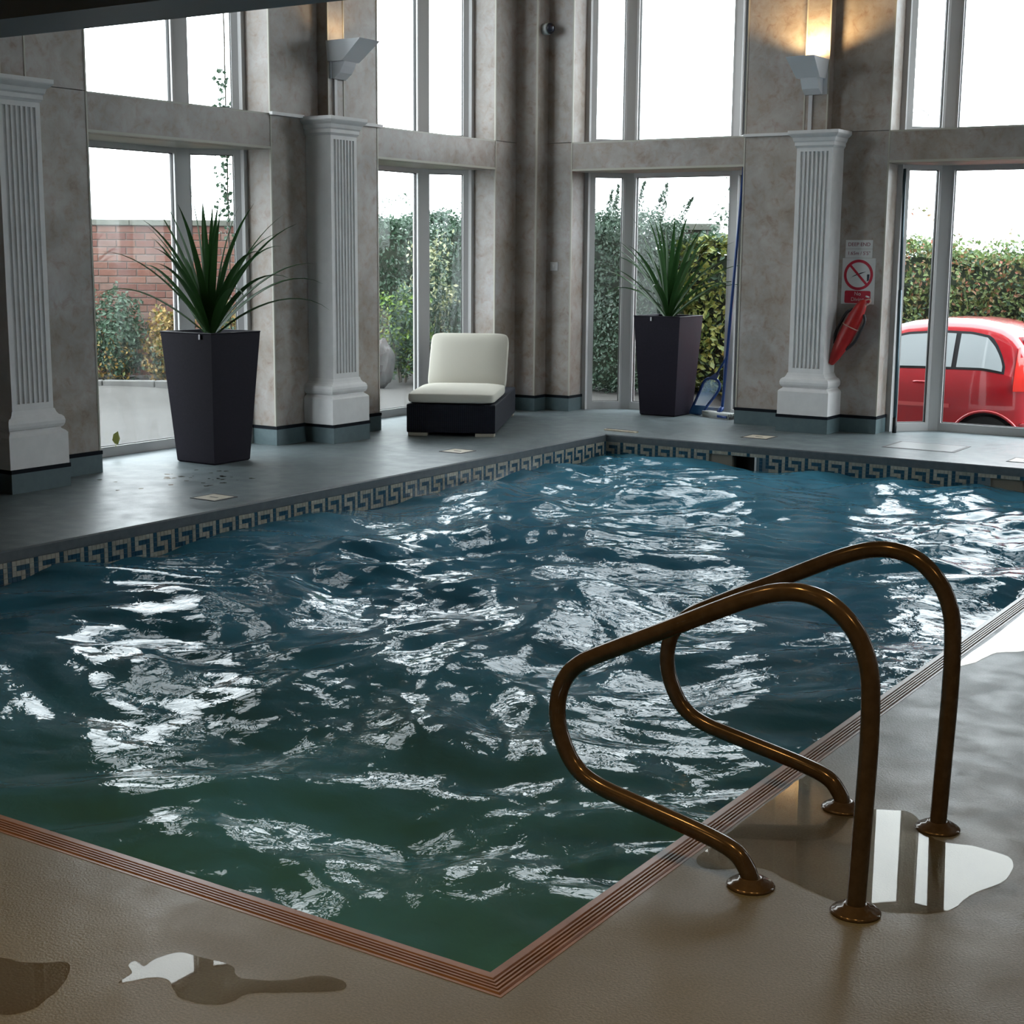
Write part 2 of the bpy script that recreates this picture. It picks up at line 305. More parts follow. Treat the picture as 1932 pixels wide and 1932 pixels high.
def text(body, size, mat, loc, rot, parent, name='lettering', align='CENTER', depth=0.0006, sx=1.0):
    c = bpy.data.curves.new('t', 'FONT'); c.body = body; c.size = size; c.align_x = align; c.align_y = 'CENTER'; c.extrude = depth
    o = bpy.data.objects.new('t', c); COL.objects.link(o); dg = bpy.context.evaluated_depsgraph_get()
    me = bpy.data.meshes.new_from_object(o.evaluated_get(dg)); bpy.data.objects.remove(o); me.materials.clear(); me.materials.append(mat)
    r = link(name, me, parent); r.location = loc; r.rotation_euler = rot; r.scale = (sx, 1, 1); return r

# ------------------------------------------------------------------ plan of the hall
PX, PY = 4.815, -9.025                    # pool: x 0..PX, y PY..0
XL, YR = -1.83, 1.50                      # faces of the left and right walls
T, D = 0.30, 0.62                         # reveal depth, depth of the bay glazing
Z1, Z2, ZW, ZC = 2.42, 2.70, 4.75, 5.2
LEFT = lambda p: (XL - p[1], p[0], p[2])  # (along, outward, z) -> world
RIGHT = lambda p: (p[0], YR + p[1], p[2])
BAYS_L = [(-4.255, -2.36), (-0.965, 0.912)]
BAYS_R = [(-1.295, 0.58), (1.975, 3.85)]
BAYS_S = [(-2.62, -0.75)]
SIDE = lambda p: (8.6 + p[1], p[0], p[2])
OFF_L, OFF_R = 0.41, 0.33

# floor
fl = MB()
for a, b in (((-2.47, -13.6), (-0.03, 2.16)), ((-0.03, 0.03), (4.9, 2.16)), ((4.9, -13.6), (9.25, 2.16)), ((-0.03, -13.6), (4.9, -9.108))):
    fl.box((*a, -0.06), (*b, 0.0))
fl.build('floor', M['vinyl'], kind='structure', label='blue grey vinyl pool deck, warm brown near the camera')

# pool basin and its water
pb = MB(); zb = -1.5
pb.box((-0.12, PY - .12, zb - .1), (PX + .12, 0.12, zb))
pb.box((-0.12, PY, zb), (-0.012, 0, -0.062)); pb.box((PX + 0.012, PY, zb), (PX + .08, 0, -0.062)); pb.box((0, PY - .08, zb), (PX, PY - .012, -0.062))
SK = [(1.027, 1.473), (3.44, 3.95)]; xs = [-0.12, SK[0][0], SK[0][1], SK[1][0], SK[1][1], PX + .12]
for i in (0, 2, 4): pb.box((xs[i], 0.012, zb), (xs[i + 1], 0.12, -0.062))
for i in (1, 3): pb.box((xs[i], 0.012, zb), (xs[i + 1], 0.12, -0.30)); pb.box((xs[i], 0.012, -0.092), (xs[i + 1], 0.12, -0.062))
pb.build('pool_basin', M['basin'], kind='structure', label='sunken rectangular pool shell')

def water():
    nx, ny = 242, 452
    x = np.linspace(0.0, PX, nx); y = np.linspace(PY, 0.0, ny); X, Y = np.meshgrid(x, y, indexing='ij')
    H = np.zeros_like(X); g = np.random.default_rng(21)
    wx = 0.18 * np.sin(1.7 * X + 0.9 * Y + 1) + 0.12 * np.sin(2.9 * Y - 1.3 * X); wy = 0.18 * np.sin(1.3 * Y - 1.1 * X + 2) + 0.12 * np.sin(3.1 * X + 0.7 * Y)
    Xw, Yw = X + wx, Y + wy
    for lo, hi, n, slope in ((0.9, 1.9, 14, 0.068), (0.42, 0.85, 22, 0.105), (0.2, 0.4, 30, 0.135), (0.10, 0.19, 30, 0.075)):
        acc = np.zeros_like(X)
        for _ in range(n):
            lam = g.uniform(lo, hi); k = 2 * math.pi / lam; a = g.normal(math.radians(118), math.radians(52)); ph = g.uniform(0, 6.283)
            q = k * (Xw * math.cos(a) + Yw * math.sin(a)) + ph
            acc += np.sin(q + 0.45 * np.sin(q + 1.0)) / k
        if hi < 0.5:
            m = 0.55 + 0.45 * np.sin(1.9 * X + 1.1 * np.sin(1.4 * Y) + hi * 9) * np.sin(1.5 * Y + 0.8 * np.sin(2.1 * X))
            acc *= m
        H += acc * slope * math.sqrt(2.0 / n)
    H = np.clip(H, -0.09, 0.10)
    v = np.stack([X, Y, H - 0.212], -1).reshape(-1, 3)
    idx = np.arange(nx * ny).reshape(nx, ny); q = np.stack([idx[:-1, :-1], idx[1:, :-1], idx[1:, 1:], idx[:-1, 1:]], -1).reshape(-1, 4)
    me = bpy.data.meshes.new('pool_water'); me.from_pydata(v.tolist(), [], q.tolist()); me.materials.append(M['water'])
    for p in me.polygons: p.use_smooth = True
    link('pool_water', me, kind='stuff', label='choppy teal pool water with bright window reflections', category='water')
water()

# edgings of the pool
def edging(name, pts, prof, mat, label):
    """profile (offset outward from the pool, z) swept along an open plan path with mitred corners"""
    P = [Vector((x, y)) for x, y in pts]; rings = []
    for i, p in enumerate(P):
        d0 = (P[i] - P[i - 1]).normalized() if i > 0 else None; d1 = (P[i + 1] - P[i]).normalized() if i < len(P) - 1 else None
        n0 = Vector((d0.y, -d0.x)) if d0 else None; n1 = Vector((d1.y, -d1.x)) if d1 else None
        n = n0 if n1 is None else n1 if n0 is None else (n0 + n1) / (1 + n0.dot(n1))
        rings.append([(p.x + n.x * o, p.y + n.y * o, z) for o, z in prof])
    return MB().loft(rings).build(name, mat, kind='structure', label=label)
ribs = [(0, -0.06), (0, -0.008), (0.006, 0.001), (0.026, 0.001)]
for k in range(4):
    o = 0.030 + k * 0.0115; ribs += [(o, -0.005), (o + 0.0035, -0.005), (o + 0.0045, 0.0022), (o + 0.0100, 0.0022)]
ribs += [(0.078, -0.003), (0.081, -0.003), (0.082, 0.001), (0.090, 0.001), (0.090, -0.06)]
ribs = [(o, z) for o, z in ribs]
edging('trim_1', [(0.0, PY), (PX, PY), (PX, 0.0)], ribs, M['terracotta'], 'ribbed terracotta brown nosing along the two near pool edges')
edging('trim_2', [(PX + .03, 0.0), (0.0, 0.0), (0.0, PY - 0.085)], [(0, -0.064), (0.0, -0.008), (0.006, 0.0012), (0.034, 0.0012), (0.034, -0.064)], M['nosing'], 'dark grey nosing along the two far pool edges')

# greek key mosaic bands on the far pool walls
TS = 0.0293; KEY = {0: (0, 1, 2, 3, 4), 1: (0, 4), 2: (0, 1, 2, 4), 3: (2, 4), 4: (0, 1, 2, 4, 5)}
# left band runs towards +y along x=0; facing +x needs the local y axis pointing to +x
def band_left():
    root = empty('trim_3', kind='structure', label='cream and blue greek key mosaic band on the left pool wall')
    n = 51; y0 = -9.02
    def TL(p): return (p[1], p[0], p[2])
    b = MB(TL); b.box((y0, -0.012, -0.24), (0, 0, -0.062)); b.build('tile_backing', M['grout'], root)
    bl = MB(TL); g = 0.0012; zt = -0.064; k0 = -6.336 - 15 * 6 * TS
    km = MB(TL)
    for r, cols in KEY.items():
        for c in cols: km.box((c * TS + g, 0.0, -(r + 1) * TS + g), ((c + 1) * TS - g, 0.0045, -r * TS - g))
    me = km.mesh('greek_key', M['cream_tile']); k = 0
    while k0 + k * 6 * TS < -6 * TS * 0.9:
        u = k0 + k * 6 * TS
        if u > -9.0:
            for r in range(6):
                for c in range(6):
                    if c not in KEY.get(r, ()): bl.box((u + c * TS + g, 0, zt - (r + 1) * TS + g), (u + (c + 1) * TS - g, 0.004, zt - r * TS - g))
            o = link('greek_key', me, root); o.location = (0, u, zt)
        k += 1
    bl.build('blue_tiles', M['blue_tile'], root, kind='stuff')
band_left()
def band_right():
    root = empty('trim_4', kind='structure', label='cream and blue greek key mosaic band on the right pool wall')
    TR = lambda p: (p[0], -p[1], p[2]); zt = -0.064; g = 0.0012
    xs = [0.0, SK[0][0], SK[0][1], SK[1][0], SK[1][1], PX]
    b = MB(TR)
    for i in (0, 2, 4): b.box((xs[i], -0.012, -0.24), (xs[i + 1], 0, -0.062))
    for i in (1, 3): b.box((xs[i], -0.012, -0.095), (xs[i + 1], 0, -0.062))
    b.build('tile_backing', M['grout'], root)
    km, kt, bl = MB(TR), MB(TR), MB(TR)
    for r, cols in KEY.items():
        for c in cols:
            km.box((c * TS + g, 0, -(r + 1) * TS + g), ((c + 1) * TS - g, 0.0045, -r * TS - g))
            if r == 0: kt.box((c * TS + g, 0, -(r + 1) * TS + g), ((c + 1) * TS - g, 0.0045, -r * TS - g))
    km = km.mesh('greek_key', M['cream_tile']); kt = kt.mesh('greek_key', M['cream_tile']); P6 = 6 * TS
    for k in range(27):
        u = 0.004 + k * P6
        if u + P6 > PX: break
        cut = any(a < u + 5 * TS - .02 and u + .02 < b2 for a, b2 in SK)
        for r in range(6):
            for c in range(6):
                uu = u + c * TS
                if c in KEY.get(r, ()) or (r > 0 and any(a - .01 < uu + TS and uu < b2 + .01 for a, b2 in SK)): continue
                bl.box((uu + g, 0, zt - (r + 1) * TS + g), (uu + TS - g, 0.004, zt - r * TS - g))
        o = link('greek_key', kt if cut else km, root); o.location = (u, 0, zt)
    bl.build('blue_tiles', M['blue_tile'], root, kind='stuff')
band_right()
for (a, b), lab in zip(SK, ('pool skimmer opening in the mosaic band below the middle drain cover', 'pool skimmer opening at the far right end of the mosaic band')):
    sk = empty('pool_skimmer', ((a + b) / 2, 0.0, -0.19), 0, lab, 'skimmer', 'skimmer openings in the right pool wall'); h = (b - a) / 2
    bx = MB(); bx.box((-h, 0.115, -0.11), (h, 0.30, 0.098)); bx.build('dark_throat', M['dark'], sk)
    ln = MB(); ln.box((-h, 0.012, -0.11), (-h * 0.05, 0.11, 0.098)); ln.build('inner_lining', M['tanliner'], sk)
    fr = MB(); fr.box((h - .016, -0.006, -0.10), (h, 0.02, 0.098)); fr.build('side_frame', M['sign'], sk)

# ------------------------------------------------------------------ walls, lintels, bays
def wall(name, Tf, piers, bays, lo, hi, off, label):
    root = empty(name, kind='structure', label=label)
    core, g = MB(Tf), 0.003
    for u0, u1 in piers:
        core.box((u0 + .02, .018, 0), (u1 - .02, T - .005, ZC))
        n = max(1, round((u1 - u0) / 1.45)); w = (u1 - u0) / n
        for k in range(n):
            for z0, z1 in ((0.156, Z2 - g), (Z2 + g, ZC)):
                MB(Tf).box((u0 + k * w + g, 0, z0), (u0 + (k + 1) * w - g, 0.018, z1)).build('panel', M['marble'], root)
        for side, uu, ub in ((0, u0, u0 - .004), (1, u1 - .018, u1 - .010)):
            if uu < lo or uu > hi: continue
            for z0, z1 in ((0.156, Z1), (Z2 + g, ZW)):
                MB(Tf).box((uu, 0.004, z0), (uu + .018, T, z1)).build('reveal_panel', M['marble'], root)
            MB(Tf).box((ub, -0.004, 0.156), (ub + .014, 0.010, ZC)).build('corner_bead', M['bead'], root)
    for a, b in bays:
        for z0, z1, nm in ((Z1, Z2, 'lintel_panel'), (ZW, ZC, 'head_panel')):
            core.prism([(a, .018), (a, T), (a + off, D + .03), (b - off, D + .03), (b, T), (b, .018)], z0 + .004, z1 - .004)
            MB(Tf).box((a + g, 0, z0 + .02), (b - g, .018, z1 - .012)).build(nm, M['marble'], root)
            MB(Tf).box((a, -0.003, z0), (b, .10, z0 + .02)).build('lintel_bead', M['bead'], root)
            MB(Tf).prism([(a, .10), (a, T), (a + off, D + .03), (b - off, D + .03), (b, T), (b, .10)], z0 - .002, z0 + .004).build('lintel_soffit', M['bead'], root)
            MB(Tf).box((a, -0.002, z1 - .012), (b, .03, z1)).build('lintel_bead', M['bead'], root)
    core.build('wall_core', M['core'], root)
    return root
WL = wall('wall_left', LEFT, [(-13.6, -5.655), (-5.655, -4.255), (-2.36, -0.965), (0.912, 1.5 + T)], BAYS_L, -5.7, 1.4, OFF_L, 'left wall of mottled marble panels with two tall window bays')
WR = wall('wall_right', RIGHT, [(XL, -1.295), (0.58, 1.975), (3.85, 8.6 + T)], BAYS_R, -1.4, 7.3, OFF_R, 'right wall of mottled marble panels with two tall window bays')
WS = wall('wall_side', SIDE, [(-13.6, -2.62), (-0.75, 1.5)], BAYS_S, -2.7, 1.4, OFF_L, 'side wall beyond the frame with two window bays')
# boxed pilaster in the corner and shallow pilaster strips above the columns
MB().box((XL - .0, 1.29, 0.156), (-1.585, YR + .0, ZC)).build('corner_pilaster', M['marble'], WL)
MB().box((-1.597, 1.286, 0.156), (-1.581, 1.30, ZC)).build('corner_bead', M['bead'], WL)
STRIPS = [(LEFT, WL, -1.765, -1.555), (LEFT, WL, -5.07, -4.86), (RIGHT, WR, 1.20, 1.425)]
for Tf, W, a, b in STRIPS:
    MB(Tf).box((a, -0.11, Z2), (b, 0.0, ZC)).build('pilaster_strip', M['marble'], W)
    for u in (a - .003, b - .010): MB(Tf).box((u, -0.114, Z2), (u + .013, -0.10, ZC)).build('corner_bead', M['bead'], W)
# little white ledges beside the capitals
for Tf, W, a, b in ((LEFT, WL, -2.37, -1.98), (LEFT, WL, -1.55, -0.93), (RIGHT, WR, 0.58, 1.17)):
    MB(Tf).box((a, -0.035, Z2 - .012), (b, 0.0, Z2 + .014)).build('ledge', M['white'], W)

def skirting(name, Tf, runs, label):
    a, b = MB(Tf), MB(Tf)
    for u0, n0, u1, n1 in runs:
        a.box((u0, n0, 0), (u1, n1, 0.133)); b.box((u0 - .003, n0 - .004, 0.133), (u1 + .003, n1 + .002, 0.160))
    o = a.build(name, M['skirt'], kind='structure', label=label); b.build('black_strip', M['black'], o, label='black capping strip')
skirting('baseboard_left', LEFT, [(-13.6, -.014, -5.30, .01), (-5.30, -.325, -4.81, .01), (-4.81, -.014, -4.25, .01), (-4.265, .01, -4.25, T - .01),
    (-2.367, -.014, -2.0, .01), (-2.367, .01, -2.352, T - .01), (-2.0, -.325, -1.515, .01), (-1.515, -.014, -0.958, .01), (-0.973, .01, -0.958, T - .01), (0.905, -.014, 1.29, .01), (0.905, .01, 0.92, T - .01), (1.278, -.257, 1.5, .01)],
    'teal vinyl skirting with a black strip along the left wall')
skirting('baseboard_right', RIGHT, [(-1.585, -.014, -1.288, .01), (-1.303, .01, -1.288, T - .01), (0.572, -.014, 1.135, .01), (0.572, .01, 0.587, T - .01), (1.135, -.325, 1.635, .01), (1.635, -.014, 1.982, .01), (1.967, .01, 1.982, T - .01), (3.842, -.014, 8.6, .01), (3.842, .01, 3.857, T - .01)],
    'teal vinyl skirting with a black strip along the right wall')

def window(name, Tf, a, b, off, z0, z1, label, mats):
    root = empty(name, kind='structure', label=label)
    pts = [(a, T), (a + off, D), (b - off, D), (b, T)]; bot = 0.078 if z0 < 1 else 0.05
    for i in range(3):
        p0, p1 = Vector(pts[i]), Vector(pts[i + 1]); d = (p1 - p0).normalized(); s = 0.055
        e0, e1 = p0 + d * .03, p1 - d * .03
        fr = MB(Tf)
        fr.obox(e0, e0 + d * s, z0, z1, -.035, .03); fr.obox(e1 - d * s, e1, z0, z1, -.035, .03)
        fr.obox(e0 + d * s, e1 - d * s, z0, z0 + bot, -.035, .03); fr.obox(e0 + d * s, e1 - d * s, z1 - .045, z1, -.035, .03)
        fr.build('window_frame', M['frame'], root)
        gk = MB(Tf); q0, q1 = e0 + d * s, e1 - d * s; w = 0.006
        for x0, x1, y0, y1 in ((q0, q0 + d * w, z0 + bot, z1 - .045), (q1 - d * w, q1, z0 + bot, z1 - .045), (q0, q1, z0 + bot, z0 + bot + w), (q0, q1, z1 - .045 - w, z1 - .045)): gk.obox(x0, x1, y0, y1, -.012, .012)
        gk.build('gasket', M['gasket'], root)
        pane = MB(Tf); pane.obox(q0, q1, z0 + bot, z1 - .045, -.003, .003); pane.build('pane', mats[i], root)
    for i in (1, 2):
        c = Vector(pts[i]); w = 0.062
        n = Vector((0.38 if i == 2 else -0.38, 0.92)).normalized(); t = Vector((-n.y, n.x))
        MB(Tf).prism([tuple(c + t * w - n * .055), tuple(c - t * w - n * .055), tuple(c - t * w * .8 + n * .05), tuple(c + t * w * .8 + n * .05)], z0, z1).build('mullion', M['frame'], root)
    for u, s in ((a, 1), (b, -1)):
        MB(Tf).box((min(u, u + s * .045), T - .045, z0), (max(u, u + s * .045), T + .05, z1)).build('jamb', M['frame'], root)
    return root
G, GM, GS = M['glass'], M['glass_mist'], M['glass_streak']
W_ = [('window_1', LEFT, *BAYS_L[0], OFF_L, 0, Z1, 'lower bay window by the planter near the leftmost column', (G, GM, G)),
      ('window_2', LEFT, *BAYS_L[0], OFF_L, Z2, ZW, 'upper bay window above the left planter', (G, G, G)),
      ('window_3', LEFT, *BAYS_L[1], OFF_L, 0, Z1, 'lower bay window behind the lounger', (G, GM, GS)),
      ('window_4', LEFT, *BAYS_L[1], OFF_L, Z2, ZW, 'upper bay window above the lounger', (G, G, G)),
      ('window_5', RIGHT, *BAYS_R[0], OFF_R, 0, Z1, 'lower bay window behind the right planter', (GM, G, G)),
      ('window_6', RIGHT, *BAYS_R[0], OFF_R, Z2, ZW, 'upper bay window above the right planter', (G, G, G)),
      ('window_7', RIGHT, *BAYS_R[1], OFF_R, 0, Z1, 'lower bay window with the red car outside', (G, G, G)),
      ('window_8', RIGHT, *BAYS_R[1], OFF_R, Z2, ZW, 'upper bay window above the red car', (G, G, G))]
for k, (a, b) in enumerate(BAYS_S):
    W_ += [('window_%d' % (9 + 2 * k), SIDE, a, b, OFF_L, 0, Z1, 'lower bay window in the side wall', (G, G, G)), ('window_%d' % (10 + 2 * k), SIDE, a, b, OFF_L, Z2, ZW, 'upper bay window in the side wall', (G, G, G))]
for w in W_: window(*w)

# rest of the room: gallery with its beam, hall ceiling, walls behind the camera
cl = MB(); cl.box((XL - .7, -6.8, ZC), (9.35, 2.3, ZC + .1)); cl.build('ceiling', M['hall_ceil'], kind='structure', label='high hall ceiling')
gc = MB(); gc.box((XL - .3, -13.7, 2.76), (8.7, -7.14, 2.9)); g_o = gc.build('ceiling_gallery', M['ceil'], kind='structure', label='low brown gallery ceiling over the near deck')
MB().box((XL, -7.15, 2.6), (8.6, -6.77, 2.95)).build('edge_beam', M['beam'], g_o, label='grey blue edge beam of the gallery')
MB().box((XL, -7.12, 2.95), (8.6, -6.80, ZC)).build('bulkhead', M['room'], g_o)
MB().box((XL - .3, -13.7, 0), (8.7, -13.6, ZC)).build('wall_near', M['room'], kind='structure', label='wall behind the camera')
ORD = ['first', 'second', 'third', 'fourth', 'fifth', 'sixth', 'seventh', 'eighth', 'ninth', 'tenth', 'eleventh', 'twelfth', 'thirteenth', 'fourteenth', 'fifteenth']
for k, (x, y) in enumerate(DOWNLIGHTS):
    dl = empty('downlight', (x, y, 2.76), 0, ('warm downlight in the gallery ceiling row nearest the pool, %s from the left wall' if k < 4 else 'warm downlight in the gallery ceiling row behind the camera, %s from the left wall') % ORD[k if k < 4 else k - 4], 'ceiling light', 'gallery downlights')
    MB().lathe([(0.04, -0.003), (0.075, -0.003), (0.075, 0.0), (0.04, 0.0)], seg=20).build('downlight_rim', M['lamp'], dl)

# ------------------------------------------------------------------ fluted columns
def column(Tf, uc, label):
    x, y, _ = Tf((uc, 0, 0)); root = empty('fluted_column', (x, y, 0.158), 0, label, 'column', 'white fluted columns against the walls')
    TT = lambda p: tuple(Vector(Tf((p[0] + uc, p[1], p[2] + 0.158))) - Vector((x, y, 0.158)))
    def lofted(name, lev):
        MB(TT).loft([[(-h, 0.0, z - .158), (h, 0.0, z - .158), (h, -p, z - .158), (-h, -p, z - .158)] for z, h, p in lev]).build(name, M['white'], root)
    lofted('plinth', [(0.158, .245, .318), (0.372, .245, .318), (0.385, .236, .308), (0.40, .214, .288), (0.41, .212, .285)])
    lofted('base_moulding', [(0.41, .216, .288), (0.418, .226, .298), (0.435, .234, .306), (0.458, .236, .308), (0.48, .230, .302), (0.492, .218, .292), (0.498, .200, .285), (0.515, .186, .278), (0.54, .176, .272)])
    z0, z1, hw, pr = 0.585, 2.520, .170, .268
    sh = MB(TT); sh.box((-hw, -pr, .54 - .158), (hw, 0, z0 - .158)); sh.box((-hw, -pr, z1 - .158), (hw, 0, 2.552 - .158))
    prof = [(-hw, 0.0), (hw, 0.0), (hw, -pr)]; n = 7; pitch = 0.278 / n; r = pitch * 0.34
    for k in range(n - 1, -1, -1):
        c = (k - (n - 1) / 2) * pitch
        for j in range(7):
            t = math.pi * j / 6; prof.append((c + r * math.cos(t), -pr + 1.15 * r * math.sin(t)))
    prof.append((-hw, -pr)); sh.prism(prof, z0 - .158, z1 - .158)
    sh.build('fluted_shaft', M['white'], root)
    lofted('capital', [(2.552, .172, .270), (2.565, .180, .278), (2.572, .186, .284), (2.60, .186, .284), (2.612, .196, .294), (2.64, .204, .302), (2.655, .222, .318), (2.668, .234, .330), (2.676, .238, .334), (2.702, .238, .334), (2.702, .05, .05)])
column(LEFT, -5.055, 'white fluted column cut off by the left edge of the frame')
column(LEFT, -1.758, 'white fluted column between the left planter and the lounger')
column(RIGHT, 1.385, 'white fluted column between the right planter and the no diving sign')

# ------------------------------------------------------------------ wall uplighters
def uplighter(Tf, uc, label, power, zt=3.325):
    x, y, _ = Tf((uc, -.11, 0)); root = empty('wall_uplighter', (x, y, zt), 0, label, 'wall lamp', 'uplighters above the columns')
    TT = lambda p: tuple(Vector(Tf((uc + p[0], -.11 - p[1], zt + p[2]))) - Vector((x, y, zt)))
    h, d = .132, .36
    o = [[(-h, 0, z), (h, 0, z), (h, dd, z), (-h, dd, z)] for z, dd in ((0, d), (-.012, d - .012), (-.165, .155))]
    for k in (2,): o[k] = [(-h * .85, 0, -.165), (h * .85, 0, -.165), (h * .85, .155, -.165), (-h * .85, .155, -.165)]
    i = [[(-h + .012, .012, z), (h - .012, .012, z), (h - .012, dd - .014, z), (-h + .012, dd - .014, z)] for z, dd in ((-.002, d), (-.07, d - .14))]
    sh = MB(TT); sh.loft([i[1], i[0], o[0], o[1], o[2]]); sh.build('lamp_shade', M['lamp'], root)
    MB(TT).prism([(-.10, 0.0), (.10, 0.0), (.10, .16), (-.10, .16)], -.072, -.070).build('reflector', M['lamp_in'], root)
    MB(TT).loft([[(-.075, 0, z), (.085, 0, z), (.085, dd, z), (-.075, dd, z)] for z, dd in ((-.165, .15), (-.20, .135), (-.255, .10), (-.30, .035))]).build('mounting_box', M['lamp'], root)
    MB(TT).box((-.086, -.0, -.30), (.126, .012, -.004)).build('back_plate', M['lamp'], root)
    MB(TT).tube([(-.08, .10, -.045), (.08, .10, -.045)], .008, 8).build('halogen_tube', M['bulb'], root)
    MB(TT).box((-.042, 0, -.628), (-.008, .016, -.30)).build('conduit', M['conduit'], root, label='white conduit running down to the capital')
    l = bpy.data.lights.new('uplighter_bulb', 'SPOT'); l.energy = power; l.color = (1.0, .68, .32); l.spot_size = math.radians(150); l.spot_blend = .45; l.shadow_soft_size = .05
    lo = bpy.data.objects.new('uplighter_bulb', l); COL.objects.link(lo); lo.location = Tf((uc, -.11 - .17, zt - .02)); lo.rotation_euler = (math.pi, 0, 0)
uplighter(RIGHT, 1.29, 'pale grey uplighter glowing above the right column', 60)
uplighter(LEFT, -1.655, 'pale grey uplighter above the column beside the lounger window', 5)

# ------------------------------------------------------------------ hand rails
RP = [(5.115, 0.0), (5.112, .022), (5.100, .048), (5.065, .083), (4.98, .110), (4.80, .146), (4.66, .176), (4.585, .218), (4.538, .30), (4.527, .38), (4.548, .455), (4.60, .512), (4.70, .566), (4.85, .640), (5.0, .715), (5.09, .757), (5.165, .782), (5.235, .786), (5.30, .766), (5.36, .712), (5.395, .640), (5.407, .55), (5.408, .40), (5.402, .2), (5.396, 0.0)]
def handrail(y, label):
    root = empty('pool_handrail', (5.25, y, 0), 0, label, 'handrail', 'pair of bronze brown handrails at the pool edge')
    MB().tube(spline([(x - 5.25, 0, z) for x, z in RP], 7), .0235, 18).build('rail_tube', M['bronze'], root, smooth=True)
    for x in (5.115, 5.396):
        MB().lathe([(.062, 0), (.063, .004), (.058, .009), (.050, .011), (.047, .016), (.034, .018), (.031, .024), (.0235, .024)], (x - 5.25, 0, 0), 28).build('base_flange', M['bronze'], root, smooth=True)
handrail(-8.268, 'brown metal looped handrail, the nearer of the pair')
handrail(-7.612, 'brown metal looped handrail behind the nearer one')

# ------------------------------------------------------------------ puddles
def smooth_poly(pts, n=5):
    P = [Vector((x, y, 0)) for x, y in pts]; m = len(P); out = []
    for i in range(m):
        p0, p1, p2, p3 = P[i - 1], P[i], P[(i + 1) % m], P[(i + 2) % m]
        for k in range(n):
            t = k / n; q = 0.5 * ((2 * p1) + (p2 - p0) * t + (2 * p0 - 5 * p1 + 4 * p2 - p3) * t * t + (3 * p1 - p0 - 3 * p2 + p3) * t ** 3)
            q += Vector(noise.noise_vector(q * 23)) * .006; out.append((q.x, q.y))
    return out
def puddle(pts, label):
    poly = smooth_poly(pts); c = np.mean(poly, 0)
    MB().prism([(x - c[0], y - c[1]) for x, y in poly], 0.0, 0.0012).build('puddle', M['puddle'], label=label, category='puddle').location = (c[0], c[1], 0.0006)
puddle([(4.93, -8.21), (4.92, -8.096), (4.915, -7.856), (4.915, -7.482), (4.935, -7.335), (5.009, -7.415), (5.107, -7.592), (5.184, -7.58), (5.271, -7.531), (5.333, -7.578), (5.417, -7.697), (5.537, -7.683), (5.629, -7.717), (5.653, -7.859), (5.603, -8.01), (5.585, -8.127), (5.525, -8.189), (5.431, -8.231), (5.329, -8.233), (5.206, -8.194), (5.099, -8.152), (5.029, -8.2), (4.986, -8.228)], 'large clear puddle around the feet of the handrails')
puddle([(4.166, -9.532), (4.159, -9.487), (4.122, -9.464), (4.12, -9.443), (4.154, -9.448), (4.148, -9.396), (4.175, -9.356), (4.227, -9.346), (4.315, -9.333), (4.351, -9.358), (4.393, -9.359), (4.464, -9.317), (4.51, -9.262), (4.575, -9.248), (4.59, -9.285), (4.519, -9.344), (4.439, -9.409), (4.433, -9.452), (4.397, -9.496), (4.333, -9.503), (4.289, -9.487), (4.248, -9.463), (4.203, -9.481)], 'small curved puddle with a bright reflection on the brown deck')
puddle([(4.925, -5.85), (4.925, -5.2), (4.925, -4.656), (5.02, -4.66), (5.111, -5.184), (5.093, -5.49), (5.008, -5.589), (4.978, -5.786)], 'bright wet strip beside the pool edging at the right of the frame')
puddle([(3.6, -9.66), (3.851, -9.603), (3.932, -9.579), (3.99, -9.531), (4.043, -9.565), (4.08, -9.628), (4.101, -9.717), (4.064, -9.77), (3.901, -9.8), (3.6, -9.78)], 'shallow dark puddle in the bottom left corner')

sp_ = MB(); g_ = random.Random(4)
for k in range(34):
    cx, cy2 = (-1.0 + g_.gauss(0, .17), -3.93 + g_.gauss(0, .12)) if k < 22 else (-1.12 + g_.gauss(0, .22), -4.42 + g_.gauss(0, .28)); r0 = g_.uniform(.008, .026)
    q = [(cx + r0 * g_.uniform(.6, 1.2) * math.cos(6.283 * j / 9), cy2 + r0 * g_.uniform(.6, 1.2) * math.sin(6.283 * j / 9)) for j in range(9)]; sp_.prism(q, .0005, .0016)
sp_.build('water_splashes', M['puddle'], kind='stuff', label='scattered drops of water on the deck before the left planter', category='water')

# ------------------------------------------------------------------ potted plants
def strap_leaf(az, L, elev, droop, w, seg=12):
    """arching strap leaf with a folded midrib, from the crown at the origin"""
    d = Vector((math.cos(az), math.sin(az), 0)); side = Vector((-d.y, d.x, 0)); p = Vector((0, 0, 0)) + d * .035; v = []; f = []
    e = elev
    for i in range(seg + 1):
        t = i / seg; ww = w * (0.62 + 0.38 * min(1, t * 4)) * (1 - t ** 2.3) + .0008
        n = (d * -math.sin(e) + Vector((0, 0, 1)) * math.cos(e))
        v += [p - side * ww + n * ww * .42, p, p + side * ww + n * ww * .42]
        p = p + (d * math.cos(e) + Vector((0, 0, 1)) * math.sin(e)) * (L / seg); e -= droop * (0.35 + 1.5 * t * t) / seg
    for i in range(seg):
        a = i * 3; f += [(a, a + 1, a + 4, a + 3), (a + 1, a + 2, a + 5, a + 4)]
    m = MB(); m.add([tuple(q) for q in v], f); return m
